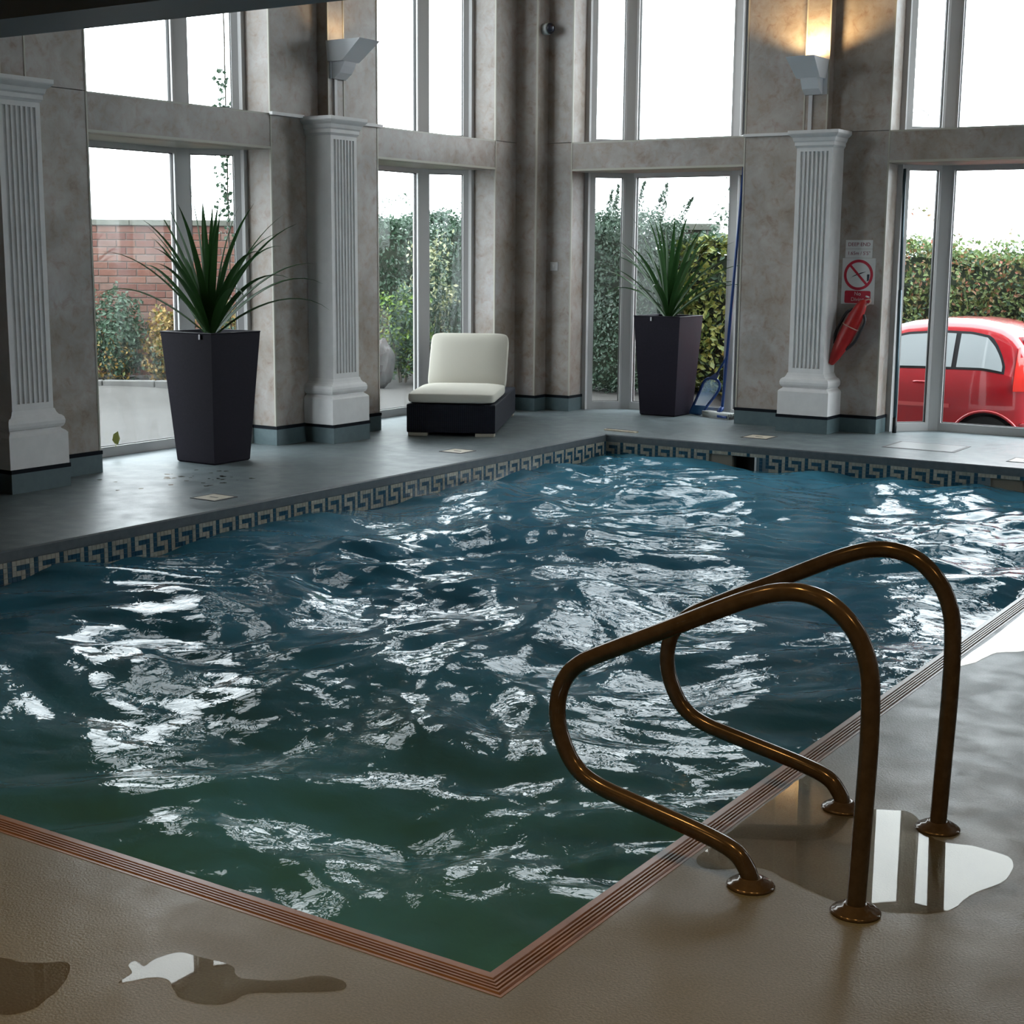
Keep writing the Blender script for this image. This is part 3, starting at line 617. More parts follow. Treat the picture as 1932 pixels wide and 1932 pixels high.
def potted_plant(loc, bw, tw, hgt, leaves, label, tagpos, lim=(9, 9)):
    root = empty('potted_plant', loc, 0, label, 'potted plant', 'strap leaved plants in tall planters')
    b, t, i = bw / 2, tw / 2, tw / 2 - .028
    sq = lambda h, z: [(-h, -h, z), (h, -h, z), (h, h, z), (-h, h, z)]
    pot = MB(); pot.loft([sq(b - .01, 0), sq(b, .012), sq(b + (t - b) * .95, hgt - .012), sq(t, hgt - .004), sq(t - .004, hgt), sq(i, hgt), sq(i - .01, hgt - .09)], cap=True)
    po = pot.build('tapered_pot', M['pot'], root)
    MB().loft([sq(i - .012, hgt - .10), sq(i - .012, hgt - .06)]).build('soil', M['soil'], root)
    tg = MB(); tg.box((-.008, -t - .006, hgt - .05), (.008, -t + .004, hgt - .012)); to = tg.build('small_tag', M['tag'], root); to.location = tagpos
    st = MB(); st.lathe([(.045, hgt - .09), (.042, hgt - .03), (.034, hgt + .08), (.02, hgt + .16)], seg=12); st.build('stem', M['plant'], root, smooth=True)
    for az, L, el, dr, w, z in leaves:
        m = strap_leaf(az, L, el, dr, w)          # leaves bend back where the glass or wall stands
        m.v = [(x if x > 0 else -lim[0] * (1 - math.exp(x / lim[0])), y if y < 0 else lim[1] * (1 - math.exp(-y / lim[1])), q) for x, y, q in m.v]
        o = m.build('leaf', M['plant'], root, smooth=True); o.location = (0, 0, hgt + z)
def leafset(seed, n, spread=1.0, fan=(1, 0, 1.0)):
    g = random.Random(seed); out = []
    for k in range(n):
        t = (k + .5) / n; az = k * 2.39996 + g.uniform(-.25, .25); a0 = math.atan2(fan[1], fan[0]); az = a0 + math.atan2(fan[2] * math.sin(az), math.cos(az))
        el = math.radians(38 + 50 * t ** 0.9 + g.uniform(-6, 6)); L = g.uniform(.92, 1.14) * spread * (1 - .10 * t)
        dr = math.radians((92 + g.uniform(-18, 26)) * (1 - t) ** .9 + 10); out.append((az, L, el, dr, g.uniform(.027, .036), -.045 + .15 * t))
    return out
potted_plant((-1.60, -3.33, 0), .39, .535, 1.0, leafset(3, 36, 1.0, (.84, .55, .75)), 'tall dark square planter with a spiky plant, beside the leftmost fluted column', (0.15, 0, 0), (.8, 9))
potted_plant((-0.352, 1.86, 0), .395, .52, 1.0, leafset(12, 32, .98, (1, 0, .42)), 'tall dark square planter with a spiky green plant, beside the blue pole', (-.06, 0, 0), (9, .24))

# ------------------------------------------------------------------ sun lounger
lg = empty('sun_lounger', (-1.012, -.994, 0), math.radians(27.5), 'black wicker sun lounger with cream cushions and raised back', 'sun lounger')
rbox('wicker_base', (-.395, 0, .032), (.395, 1.85, .285), .012, M['wicker'], lg, 2, False)
for x in (-.30, .30):
    for y in (.06, 1.78): rbox('foot', (x - .085, y - .05, 0), (x + .085, y + .05, .034), .004, M['foot'], lg, 1, False)
def puff(bm_a, bm_b, bev, name, T):
    bm = bmesh.new(); bmesh.ops.create_cube(bm, size=1)
    for v in bm.verts: v.co = Vector([(bm_a[i] + bm_b[i]) / 2 + v.co[i] * (bm_b[i] - bm_a[i]) for i in range(3)])
    bmesh.ops.subdivide_edges(bm, edges=bm.edges[:], cuts=7, use_grid_fill=True)
    c = [(bm_a[i] + bm_b[i]) / 2 for i in range(3)]; h = [(bm_b[i] - bm_a[i]) / 2 for i in range(3)]
    for v in bm.verts:
        q = [(v.co[i] - c[i]) / h[i] for i in range(3)]
        p = Vector(v.co)
        inner = Vector([max(-h[i] + bev, min(h[i] - bev, v.co[i] - c[i])) for i in range(3)]); d = (Vector(v.co) - Vector(c)) - inner
        if d.length > 1e-6: p = Vector(c) + inner + d.normalized() * min(d.length, bev)
        p.z += .016 * (1 - q[0] ** 4) * (1 - q[1] ** 4) * (1 if q[2] > .5 else 0)
        v.co = Vector(T(p))
    me = bpy.data.meshes.new(name); bm.to_mesh(me); bm.free(); me.materials.append(M['cushion'])
    for p in me.polygons: p.use_smooth = True
    o = link(name, me, lg); s = o.modifiers.new('s', 'SUBSURF'); s.levels = 1; s.render_levels = 2; return o
puff((-.395, -.015, .285), (.385, 1.06, .39), .04, 'seat_cushion', lambda p: p)
ba = math.radians(58); cb, sb = math.cos(ba), math.sin(ba)
Tb = lambda p: (p[0], 1.05 + p[1] * cb - p[2] * sb, .345 + p[1] * sb + p[2] * cb)
puff((-.375, 0.0, -.10), (.375, .59, .02), .04, 'back_cushion', Tb)
MB(lambda p: Tb((p[0], p[1], p[2]))).box((-.36, -.03, -.145), (.36, .56, -.10)).build('back_frame', M['wicker'], lg)

# ------------------------------------------------------------------ floor drains and hatch
def drain(x, y, s, label):
    r = empty('floor_drain', (x, y, 0), 0, label, 'drain cover', 'square drain covers in the deck')
    e = MB(); h = s / 2; w = .012
    for a, b in (((-h, -h), (h, -h + w)), ((-h, h - w), (h, h)), ((-h, -h + w), (-h + w, h - w)), ((h - w, -h + w), (h, h - w))): e.box((*a, 0), (*b, .004))
    e.build('drain_edge', M['drain_edge'], r); MB().box((-h + w, -h + w, 0), (h - w, h - w, .0025)).build('cover_plate', M['cover'], r)
    MB().box((-.035, -.006, .0025), (.035, .006, .004)).build('lifting_slot', M['drain_edge'], r)
drain(-.35, -4.61, .22, 'cream square drain cover in the deck before the left planter')
drain(-.40, -1.755, .22, 'cream square drain cover in the deck before the lounger')
drain(1.21, .64, .25, 'cream square drain cover in the deck before the right column')
drain(3.60, .47, .27, 'cream square drain cover in the deck at the right of the frame')
ht = empty('floor_hatch', (2.655, .86, 0), 0, 'large vinyl covered floor hatch with a metal frame before the right window', 'hatch')
hf = MB(); hx, hy, w = .31, .245, .030
for a, b in (((-hx, -hy), (hx, -hy + w)), ((-hx, hy - w), (hx, hy)), ((-hx, -hy + w), (-hx + w, hy - w)), ((hx - w, -hy + w), (hx, hy - w))): hf.box((*a, 0), (*b, .003))
hf.build('hatch_frame', M['drain_edge'], ht); MB().box((-hx + w, -hy + w, 0), (hx - w, hy - w, .0035)).build('hatch_panel', M['hatch'], ht)
dp = empty('depth_plate', (0.01, .262, 0), -.06, 'thin pale strip lying on the deck by the far pool corner', 'strip')
MB().box((-.17, -.025, 0), (.17, .025, .012)).build('plate', M['cover'], dp); MB().box((-.17, .012, .012), (.17, .025, .016)).build('raised_edge', M['drain_edge'], dp)

# ------------------------------------------------------------------ signs on the right wall
def plate(x0, x1, z0, z1, name, label, cat, rounded=.006):
    r = empty(name, ((x0 + x1) / 2, YR, z0), 0, label, cat)
    MB().box((-(x1 - x0) / 2, -.005, 0), ((x1 - x0) / 2, 0, z1 - z0)).build('sign_plate', M['sign'], r); return r
RX = (math.pi / 2, 0, 0)
s1 = plate(1.615, 1.868, 1.667, 1.745, 'depth_sign', 'small white plate reading deep end, topmost of the sign stack', 'sign')
text('DEEP END', .046, M['red_ink'], (0, -.0055, .038), RX, s1)
s2 = plate(1.615, 1.868, 1.586, 1.664, 'depth_sign', 'small white plate giving the pool depth, below the deep end plate', 'sign')
text("1.65m / 5'5\"", .044, M['red_ink'], (0, -.0055, .040), RX, s2)
s3 = plate(1.592, 1.902, 1.172, 1.583, 'no_diving_sign', 'white no diving sign with a red crossed circle', 'sign')
ring = MB(); ro, ri, zc = .137, .112, .262; n = 48
ring.loft([[(r * math.cos(2 * math.pi * k / n), y, zc + r * math.sin(2 * math.pi * k / n)) for r, y in ((ro, -.0055), (ro, -.0068), (ri, -.0068), (ri, -.0055))] for k in range(n)] + [[(r * 1.0, y, zc) for r, y in ((ro, -.0055), (ro, -.0068), (ri, -.0068), (ri, -.0055))]], cap=False)
ring.build('prohibition_ring', M['red'], s3)
a = math.radians(-47); ca, sa = math.cos(a), math.sin(a); hw = .0105
pts = [(-.118, -hw), (.118, -hw), (.118, hw), (-.118, hw)]
def flat(ptsxz, y0, y1, mat, name, par):
    n = len(ptsxz); m = MB(); m.add([(x, y0, z) for x, z in ptsxz] + [(x, y1, z) for x, z in ptsxz], [tuple(range(n)), tuple(reversed(range(n, 2 * n)))] + [(i, n + i, n + (i + 1) % n, (i + 1) % n) for i in range(n)]); return m.build(name, mat, par)
flat([(x * ca - z * sa, zc + x * sa + z * ca) for x, z in pts], -.0055, -.0072, M['red'], 'slash_bar', s3)
flat([(-.082, zc - .036), (-.05, zc - .010), (-.02, zc + .004), (.02, zc + .020), (.075, zc + .030), (.035, zc + .014), (0, zc + .002), (-.035, zc - .010), (-.06, zc - .020)], -.0055, -.0062, M['black_ink'], 'diver_figure', s3)
flat([(.082, zc - .058), (.100, zc - .048), (.104, zc + .006), (.080, zc + .006)], -.0055, -.0062, M['black_ink'], 'pool_side_block', s3)
rp = []; bw, bh, br = .122, .056, .014
for cx, cz, a0 in ((bw - br, bh - br, 0), (-bw + br, bh - br, 90), (-bw + br, -bh + br, 180), (bw - br, -bh + br, 270)):
    for k in range(5): t = math.radians(a0 + 22.5 * k); rp.append((cx + br * math.cos(t), .064 + cz + br * math.sin(t)))
flat(rp, -.0055, -.0064, M['red'], 'red_caption_panel', s3)
text('No', .048, M['white_ink'], (0, -.0068, .092), RX, s3); text('Diving', .048, M['white_ink'], (0, -.0068, .042), RX, s3)

# rescue buoy hanging in front of the sign
bu = empty('rescue_buoy', (1.845, YR - .02, 1.215), 0, 'red torpedo rescue buoy with black handles hanging below the sign', 'rescue buoy')
Vb = Vector((1.575 - 1.845, -.06, .62 - 1.215)); Lb = Vb.length; zb_ = Vb.normalized(); xb = Vector((1, 0, 0)); xb = (xb - zb_ * xb.dot(zb_)).normalized(); yb = zb_.cross(xb)
TB = lambda p: tuple(xb * p[0] + yb * p[1] + zb_ * p[2] + Vector((0, -.065, 0)))
prof = [(.012, 0), (.035, .02), (.052, .07), (.066, .16), (.074, .28), (.074, .38), (.064, .48), (.050, .56), (.036, .61), (.024, .645), (.010, .655)]
b_ = MB(TB); sg = 20
b_.loft([[(r * 1.0 * math.cos(2 * math.pi * k / sg), r * .72 * math.sin(2 * math.pi * k / sg), z) for k in range(sg)] for r, z in prof]); b_.build('buoy_body', M['buoy'], bu, smooth=True)
for s in (1, -1):
    MB(TB).tube(spline([(s * .058, 0, .12), (s * .095, 0, .17), (s * .102, 0, .28), (s * .098, 0, .38), (s * .06, 0, .47)], 5), .014, 8).build('side_handle', M['strap'], bu, smooth=True)
MB(TB).tube([(.078 * math.cos(t), .058 * math.sin(t), .27) for t in [2 * math.pi * k / 20 for k in range(21)]], .005, 6).build('cord_loop', M['cord'], bu)
MB(TB).tube(spline([(0, 0, .01), (.03, -.02, -.02), (.055, -.01, -.005), (.045, .0, .03), (0.02, .02, .05)], 5), .007, 6).build('hanging_cord', M['cord'], bu)
MB().tube([(0.01, .02, .02), (.01, -.055, .03)], .008, 8).build('wall_peg', M['conduit'], bu)

# ------------------------------------------------------------------ corner camera, switch, poles
dc = empty('dome_camera', (-1.565, 1.40, 3.80), 0, 'small dome camera high on the corner pilaster', 'camera')
MB().tube([(-.02, 0, 0), (.03, -.0, 0), (.055, -.01, 0)], [.055, .060, .052], 16).build('housing', M['domebase'], dc, smooth=True)
sp = MB(); sg = 16
sp.loft([[(.055 + .055 * math.sin(a), -.012 + .054 * math.cos(a) * math.cos(2 * math.pi * k / sg), .054 * math.cos(a) * math.sin(2 * math.pi * k / sg)) for k in range(sg)] for a in [math.pi / 2 * j / 6 for j in range(6)]]); sp.build('smoked_dome', M['dome'], dc, smooth=True)
sw = empty('light_switch', (-1.488, YR, 1.43), 0, 'small square white switch plate on the wall left of the right planter', 'switch')
rbox('switch_plate', (-.045, -.010, 0), (.045, 0, .088), .004, M['conduit'], sw, 2); rbox('rocker', (-.014, -.014, .028), (.014, -.009, .060), .002, M['sign'], sw, 1)

br = empty('pool_brush', (.235, 1.86, 0), 0, 'long blue pool brush pole leaning against the window jamb', 'pool brush')
MB().tube([(.02, .03, .07), (.32, -.30, 2.43)], .0145, 12).build('pole', M['blue'], br, smooth=True)
MB().tube([(.0, .0, .055), (.022, .032, .11)], .022, 12).build('pole_socket', M['blue'], br, smooth=True)
Tq = lambda p: (p[0] * .93 + p[1] * .37, -p[0] * .37 + p[1] * .93, p[2])
for k in range(3): rbox('brush_bar', (-.20, -.05 + k * .036, .022), (.19, -.020 + k * .036, .060), .006, M['pale'], br, 1, True, Tq)
rbox('brush_end', (.03, -.056, .012), (.17, -.046, .036), .003, M['blue'], br, 1, True, Tq)
bs = MB(Tq)
for k in range(38):
    for j in range(4): bs.box((-.19 + k * .01, -.045 + j * .024, 0), (-.184 + k * .01, -.039 + j * .024, .024))
bs.build('bristles', M['pale'], br, kind='stuff')
nt_ = empty('skimmer_net', (0.0, 2.02, 0), 0, 'blue framed flat skimmer net standing between the planter and the pole', 'pool net')
loop = [(-.135, .022), (-.095, .125), (-.045, .255), (-.015, .335), (.03, .372), (.095, .376), (.150, .345), (.165, .295), (.135, .225), (.06, .118), (-.005, .028), (-.05, .014)]
lp = spline([(x, -.05 + .14 * z, z) for x, z in loop + [loop[0]]], 5)
MB().tube(lp, .0145, 8).build('net_frame', M['blue'], nt_, smooth=True)
flat_n = MB(); flat_n.add([tuple(p) for p in lp[:-1]], [tuple(range(len(lp) - 1))]); flat_n.build('net_mesh', M['net'], nt_)
MB().add([(-.14, -.05, .012), (-.005, -.05, .012), (.045, -.045, .10), (-.10, -.045, .10)], [(0, 1, 2, 3)]).add([(-.14, -.062, .012), (-.005, -.062, .012), (.045, -.052, .10), (-.10, -.052, .10)], [(0, 1, 2, 3)]).build('scoop_lip', M['blue2'], nt_)
MB().loft([[(x - w, y, z), (x + w, y, z), (x + w, y + .02, z), (x - w, y + .02, z)] for x, y, z, w in ((.06, -.01, .365, .06), (.10, -.005, .40, .035), (.125, 0, .43, .018))]).build('net_yoke', M['blue'], nt_)
MB().tube([(.12, .005, .42), (.215, -.02, .56), (.24, -.03, .60)], .012, 8).build('handle_stub', M['blue'], nt_, smooth=True)
tp = empty('telescopic_pole', (2.085, 1.70, 0), 0, 'thin dark teal pole standing upright beside the right window jamb', 'pole')
MB().tube([(0, 0, .01), (-.030, .05, 1.3)], .017, 10).build('lower_tube', M['steel'], tp, smooth=True); MB().tube([(-.03, .05, 1.28), (-.055, .08, 2.38)], .013, 10).build('upper_tube', M['steel'], tp, smooth=True); MB().tube([(0, 0, 0), (0, 0, .14)], .020, 10).build('rubber_ferrule', M['strap'], tp, smooth=True)
vt = empty('dry_tendril', (1.99, YR + .42, Z2), 0, 'thin dry plant tendril curling on the ledge of the upper right window', 'tendril')
MB().tube(spline([(0, 0, .0), (.01, -.03, .10), (.05, -.05, .17), (.12, -.05, .20), (.18, -.04, .17), (.19, -.03, .14), (.13, -.03, .13), (.06, -.04, .15)], 6), .0032, 6).build('long_stem', M['vine'], vt)
MB().tube(spline([(-.055, 0, 0), (-.055, -.02, .10), (-.045, -.03, .17), (-.02, -.03, .21)], 6), .003, 6).build('short_stem', M['vine'], vt)
lf = empty('fallen_leaf', (-2.40, -3.585, .10), 0, 'yellow green leaf stuck upright inside the left window sill', 'leaf')
MB().add([(0, -.022, 0), (.004, .012, -.01), (.0, .036, .035), (.004, .014, .095), (0, -.03, .075), (-.006, -.038, .03)], [(0, 1, 2, 3, 4, 5)]).build('leaf_blade', M['yellow'], lf)
MB().tube([(0, -.005, 0), (.002, -.012, -.025)], .0025, 6).build('leaf_stalk', M['yellow'], lf)

# ------------------------------------------------------------------ outside: ground, brick wall, planting, car
def gz(x, y):
    def ss(a, b, t): t = max(0, min(1, (t - a) / (b - a))); return t * t * (3 - 2 * t)
    z = -.03 - .53 * ss(2.35, 2.95, y) * ss(-1.0, -.35, x + .0 * y)
    z += 1.75 * ss(16, 24, y) * ss(-8, 0, x) + .10 * ss(-5.0, -6.6, x)
    return z
gr = MB(); gx = np.unique(np.concatenate([np.linspace(-40, -10, 8), np.linspace(-10, 8, 73), np.linspace(8, 30, 8)])); gy = np.unique(np.concatenate([np.linspace(-14, -4, 6), np.linspace(-4, 8, 49), np.linspace(8, 45, 24)]))
vv = [(x, y, gz(x, y)) for x in gx for y in gy]; ff = []
for i in range(len(gx) - 1):
    for j in range(len(gy) - 1):
        cx, cy_ = (gx[i] + gx[i + 1]) / 2, (gy[j] + gy[j + 1]) / 2
        if -2.3 < cx < 9.0 and cy_ < 1.95: continue
        a = i * len(gy) + j; ff.append((a, a + len(gy), a + len(gy) + 1, a + 1))
gr.add(vv, ff); gr.build('ground', M['tarmac'], kind='structure', label='worn grey concrete yard outside the windows', smooth=True)
bk = MB(); bk.add([(x, y, gz(x, y) + .03) for x in np.linspace(-10, 14, 13) for y in np.linspace(17, 40, 12)], [(i * 12 + j, (i + 1) * 12 + j, (i + 1) * 12 + j + 1, i * 12 + j + 1) for i in range(12) for j in range(11)])
bk.build('ground_bank', M['grass'], kind='structure', label='distant grass bank beyond the hedge')

# brick wall seen through the left window
B0, B1 = Vector((-9.0, 0.345)), Vector((-6.02, 2.293)); bd = (B1 - B0).normalized(); bn = Vector((bd.y, -bd.x)); bl_ = (B1 - B0).length; ang = math.atan2(bd.y, bd.x)
bw_ = empty('brick_wall', (B0.x, B0.y, 0.06), ang, 'old red brick garden wall with a stone coping outside the left window', 'wall')
CH, CL, MO = .0765, .222, .0115; rows = 21
MB().box((0, .012, 0), (bl_, .22, rows * (CH + MO))).build('mortar_core', M['mortar'], bw_)
bmesh_b = {}
def brick_mesh(L):
    k = round(L, 3)
    if k not in bmesh_b:
        m = MB(); c = .004
        m.loft([[(c, 0, c), (L - c, 0, c), (L - c, 0, CH - c), (c, 0, CH - c)], [(0, c, 0), (L, c, 0), (L, c, CH), (0, c, CH)], [(0, .05, 0), (L, .05, 0), (L, .05, CH), (0, .05, CH)]]); bmesh_b[k] = m.mesh('brick', M['brick'])
    return bmesh_b[k]
rest = MB(); count = 0
for r in range(rows - 1, -1, -1):
    u = -(CL + MO) * (.5 if r % 2 else 0.0)
    while u < bl_:
        a, b = max(u, 0), min(u + CL, bl_)
        if b - a > .05:
            if count < 240 and .3 < a < 3.6:
                o = link('brick', brick_mesh(b - a), bw_); o.location = (a, random.uniform(-.003, .003), r * (CH + MO)); count += 1
            else: rest.box((a, 0, r * (CH + MO)), (b, .05, r * (CH + MO) + CH))
        u += CL + MO
if rest.v: rest.build('lower_bricks', M['brick'], bw_, kind='stuff')
u = 0
while u < bl_ - .1:
    MB().box((u + .004, -.03, rows * (CH + MO)), (min(u + .6, bl_) - .004, .25, rows * (CH + MO) + .065)).build('coping_stone', M['coping'], bw_); u += .6
kb = empty('kerb', (B0.x, B0.y, .0), ang, 'pale kerb stones edging the shrub bed below the brick wall', 'kerb')
for k in range(7): rbox('kerb_stone', (k * .6, -1.5, .0), (k * .6 + .59, -1.40, .13), .01, M['kerb'], kb, 1, False)

def leaf_mesh(name, P, Nn, size, mat, aspect=.55):
    """one small folded four-point leaf per position"""
    n = len(P); up = rng.normal(size=(n, 3)); t = np.cross(Nn, up); t /= np.linalg.norm(t, axis=1, keepdims=True) + 1e-9
    s = np.cross(Nn, t); sz = (size * rng.uniform(.6, 1.25, n))[:, None]
    v = np.stack([P - t * sz, P - s * sz * aspect + Nn * sz * .22, P + t * sz, P + s * sz * aspect + Nn * sz * .22], 1).reshape(-1, 3)
    i = np.arange(n)[:, None] * 4; f = np.concatenate([i + [0, 1, 2], i + [0, 2, 3]], 1).reshape(-1, 3)
    me = bpy.data.meshes.new(name); me.from_pydata(v.tolist(), [], f.tolist()); me.materials.append(mat); return me
def blob_pts(n, c, r, shell=.35, lump=.22, seed=0, zmin=None):
    d = rng.normal(size=(n, 3)); d /= np.linalg.norm(d, axis=1, keepdims=True)
    k = 1 + lump * (np.sin(d[:, 0] * 5 + seed) * np.sin(d[:, 1] * 6 + seed * 2) + .6 * np.sin(d[:, 2] * 9 + seed))
    q = (1 - shell * rng.random(n) ** 1.6) * k
    P = np.array(c) + d * np.array(r) * q[:, None]; Nn = d + rng.normal(size=(n, 3)) * .7; Nn /= np.linalg.norm(Nn, axis=1, keepdims=True)
    if zmin is not None: m = P[:, 2] > zmin; P, Nn = P[m], Nn[m]
    return P, Nn
def box_pts(n, a, b, wob=.12, seed=0):
    a, b = np.array(a), np.array(b); P = a + rng.random((n, 3)) * (b - a); c, h = (a + b) / 2, (b - a) / 2
    q = (P - c) / h; ax = np.argmax(np.abs(q) + rng.random((n, 3)) * .45, axis=1); sg = np.sign(q[np.arange(n), ax]); Nn = np.zeros((n, 3)); Nn[np.arange(n), ax] = sg
    P[np.arange(n), ax] = (c + h * np.sign(q) * (1 - .22 * rng.random((n, 3)) ** 1.5))[np.arange(n), ax]
    P += Nn * (wob * (np.sin(P[:, 0] * 3 + seed) * np.sin(P[:, 2] * 4 + seed) + np.sin(P[:, 1] * 3.3 + seed) * .7 + .6 * rng.random(n)))[:, None]
    Nn = Nn + rng.normal(size=(n, 3)) * .65; Nn /= np.linalg.norm(Nn, axis=1, keepdims=True); return P, Nn
def shrub(name, loc, parts, label, cat, group=None, stems=4, sh=.5, core=None):
    r = empty(name, loc, 0, label, cat, group)
    for P, Nn, sz, mt in parts: link('foliage', leaf_mesh('foliage', P, Nn, sz, mt), r, 'stuff')
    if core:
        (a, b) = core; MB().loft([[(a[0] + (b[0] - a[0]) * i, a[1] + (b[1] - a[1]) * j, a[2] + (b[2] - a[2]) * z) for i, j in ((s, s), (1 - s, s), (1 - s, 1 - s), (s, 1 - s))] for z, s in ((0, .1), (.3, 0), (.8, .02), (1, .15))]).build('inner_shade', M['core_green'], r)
    for k in range(stems):
        a = k * 2.4; q = Vector((math.cos(a) * .12, math.sin(a) * .12, 0)); MB().tube([tuple(q * .4), tuple(q + Vector((0, 0, sh * .5))), tuple(q * 2 + Vector((0, 0, sh)))], [.014, .010, .005], 6).build('stem', M['twig'], r)
    return r
BP = lambda u, o: (B0.x + bd.x * u + bn.x * o, B0.y + bd.y * u + bn.y * o)
# bed below the brick wall
for k, (u, o, h, w, mt, lab) in enumerate(((1.05, .62, .62, .33, 'leaf_lime', 'lime green shrub before the brick wall, left of the window mullion'), (1.75, .62, .55, .33, 'leaf_dark', 'dark green shrub before the brick wall, beside the lime one'), (2.40, .62, .45, .30, 'leaf_amber', 'amber leaved shrub before the brick wall, by the window mullion'), (3.05, .62, .5, .33, 'leaf_amber', 'amber leaved shrub before the brick wall, right of the planter leaves'), (.35, .62, .55, .33, 'leaf_dark', 'dark green shrub before the brick wall, next to the left pier'))):
    x, y = BP(u, o)
    ps = [(*blob_pts(2300, (0, 0, h), (w, w, h), .5, .25, k), .030, M[mt])]
    ps.append((*blob_pts(900, (0.05, 0, h * .6), (w, w, h * .65), .4, .2, k + 3), .028, M['leaf_dark'])); ps.append((*blob_pts(500, (0, -.1, h * .5), (w, w, h * .6), .3, .2, k + 5), .026, M['leaf_amber' if k != 0 else 'leaf_lime']))
    shrub('shrub', (x, y, .05), ps, lab, 'shrub', 'shrubs below the brick wall', 4, h)
# ivy on the outer corner of the left window
iv = empty('ivy_vine', (-2.56, -2.10, 0.0), 0, 'thin ivy climbing the outside of the window beside the left planter', 'ivy')
zz = rng.random(460) * 3.7 + .3; keep = np.sin(zz * 7) + np.sin(zz * 3.1 + 1) > -.6; zz = zz[keep]; n = len(zz)
P = np.stack([rng.normal(0, .03, n), -.035 + rng.normal(0, .035, n) - .05 * (rng.random(n) < .08), zz], -1); Nn = rng.normal(size=(n, 3)) + [0, -1, 0]; Nn /= np.linalg.norm(Nn, axis=1, keepdims=True)
link('ivy_leaves', leaf_mesh('ivy_leaves', P, Nn, .024, M['leaf_dark'], .8), iv, 'stuff'); MB().tube([(0, 0, z) if int(z * 4) % 2 else (.015, -.02, z) for z in np.linspace(0, 4.0, 20)], .006, 6).build('vine_stem', M['twig'], iv)

# hedge and shrubs outside the lounger window
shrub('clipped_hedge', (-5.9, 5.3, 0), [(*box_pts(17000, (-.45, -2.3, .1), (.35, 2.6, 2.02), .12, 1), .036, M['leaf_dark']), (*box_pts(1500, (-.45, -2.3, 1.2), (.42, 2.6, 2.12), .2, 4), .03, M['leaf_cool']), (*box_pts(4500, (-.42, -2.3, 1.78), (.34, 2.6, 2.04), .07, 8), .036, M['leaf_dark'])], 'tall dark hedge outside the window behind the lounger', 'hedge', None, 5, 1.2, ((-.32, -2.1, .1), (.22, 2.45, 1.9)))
for k, (x, y, h, w, mt, lab) in enumerate(((-4.85, 3.95, .95, .34, 'leaf_pale', 'cream variegated shrub against the hedge, left pane of the lounger window'), (-4.75, 3.2, .62, .34, 'leaf_lime', 'green shrub low before the hedge, beside the boulder'), (-4.55, 5.55, .72, .32, 'leaf_pale', 'cream variegated shrub right of the mullion in the lounger window'), (-4.5, 4.75, .42, .34, 'leaf_cool', 'grey green shrub at the foot of the hedge by the mullion'))):
    ps = [(*blob_pts(1700, (0, 0, h), (w, w, h), .55, .3, k), .030, M['leaf_cool' if mt != 'leaf_lime' else 'leaf_dark'])]; ps.append((*blob_pts(700, (0, 0, h * 1.15), (w * .95, w * .95, h * .8), .35, .35, k + 2), .034, M[mt]))
    shrub('shrub', (x, y, .0), ps, lab, 'shrub', 'shrubs outside the lounger window', 4, h)
def boulder(loc, r, label, seed):
    bm = bmesh.new(); bmesh.ops.create_icosphere(bm, subdivisions=3, radius=1)
    for v in bm.verts: v.co = Vector((v.co.x * r[0], v.co.y * r[1], v.co.z * r[2])) * (1 + .22 * noise.noise(v.co * 1.6 + Vector((seed, 0, 0))))
    me = bpy.data.meshes.new('boulder'); bm.to_mesh(me); bm.free(); me.materials.append(M['stone']); o = link('boulder', me, label=label, category='boulder'); o.location = loc
boulder((-4.62, 2.66, .26), (.14, .13, .29), 'grey boulder among the shrubs at the left of the lounger window', 1)
boulder((-3.85, 4.60, .30), (.36, .22, .31), 'low grey boulder behind the lounger cushion', 5)

# planting outside the right planter's window
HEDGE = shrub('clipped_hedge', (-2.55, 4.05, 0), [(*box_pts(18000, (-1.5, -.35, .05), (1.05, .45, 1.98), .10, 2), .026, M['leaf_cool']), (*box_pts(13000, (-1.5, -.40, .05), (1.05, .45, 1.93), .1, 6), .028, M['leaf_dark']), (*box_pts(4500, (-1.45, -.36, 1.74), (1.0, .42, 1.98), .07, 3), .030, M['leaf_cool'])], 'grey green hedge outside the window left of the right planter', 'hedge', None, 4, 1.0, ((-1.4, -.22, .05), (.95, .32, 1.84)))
def feathery(x, y, z0, h, lean, gsz=.026, nl=210):
    """a thin shoot of the hedge: part of the hedge, with its own foliage"""
    pts = spline([(0, 0, -.1), (lean * .3, 0, h * .4), (lean, 0, h)], 6)
    r = MB().tube(pts, [.006 - .005 * i / len(pts) for i in range(len(pts))], 5).build('feathery_shoot', M['twig'], HEDGE); r.location = (x + 2.55, y - 4.05, z0)
    t = rng.random(nl) ** .8; P = np.array([[lean * (.6 * q * q + .4 * q), 0, h * q] for q in t]) + rng.normal(0, .035, (nl, 3)) * (1.15 - t)[:, None]; Nn = rng.normal(size=(nl, 3)); Nn /= np.linalg.norm(Nn, axis=1, keepdims=True)
    link('foliage', leaf_mesh('foliage', P, Nn, gsz, M['leaf_cool'], .35), r, 'stuff')
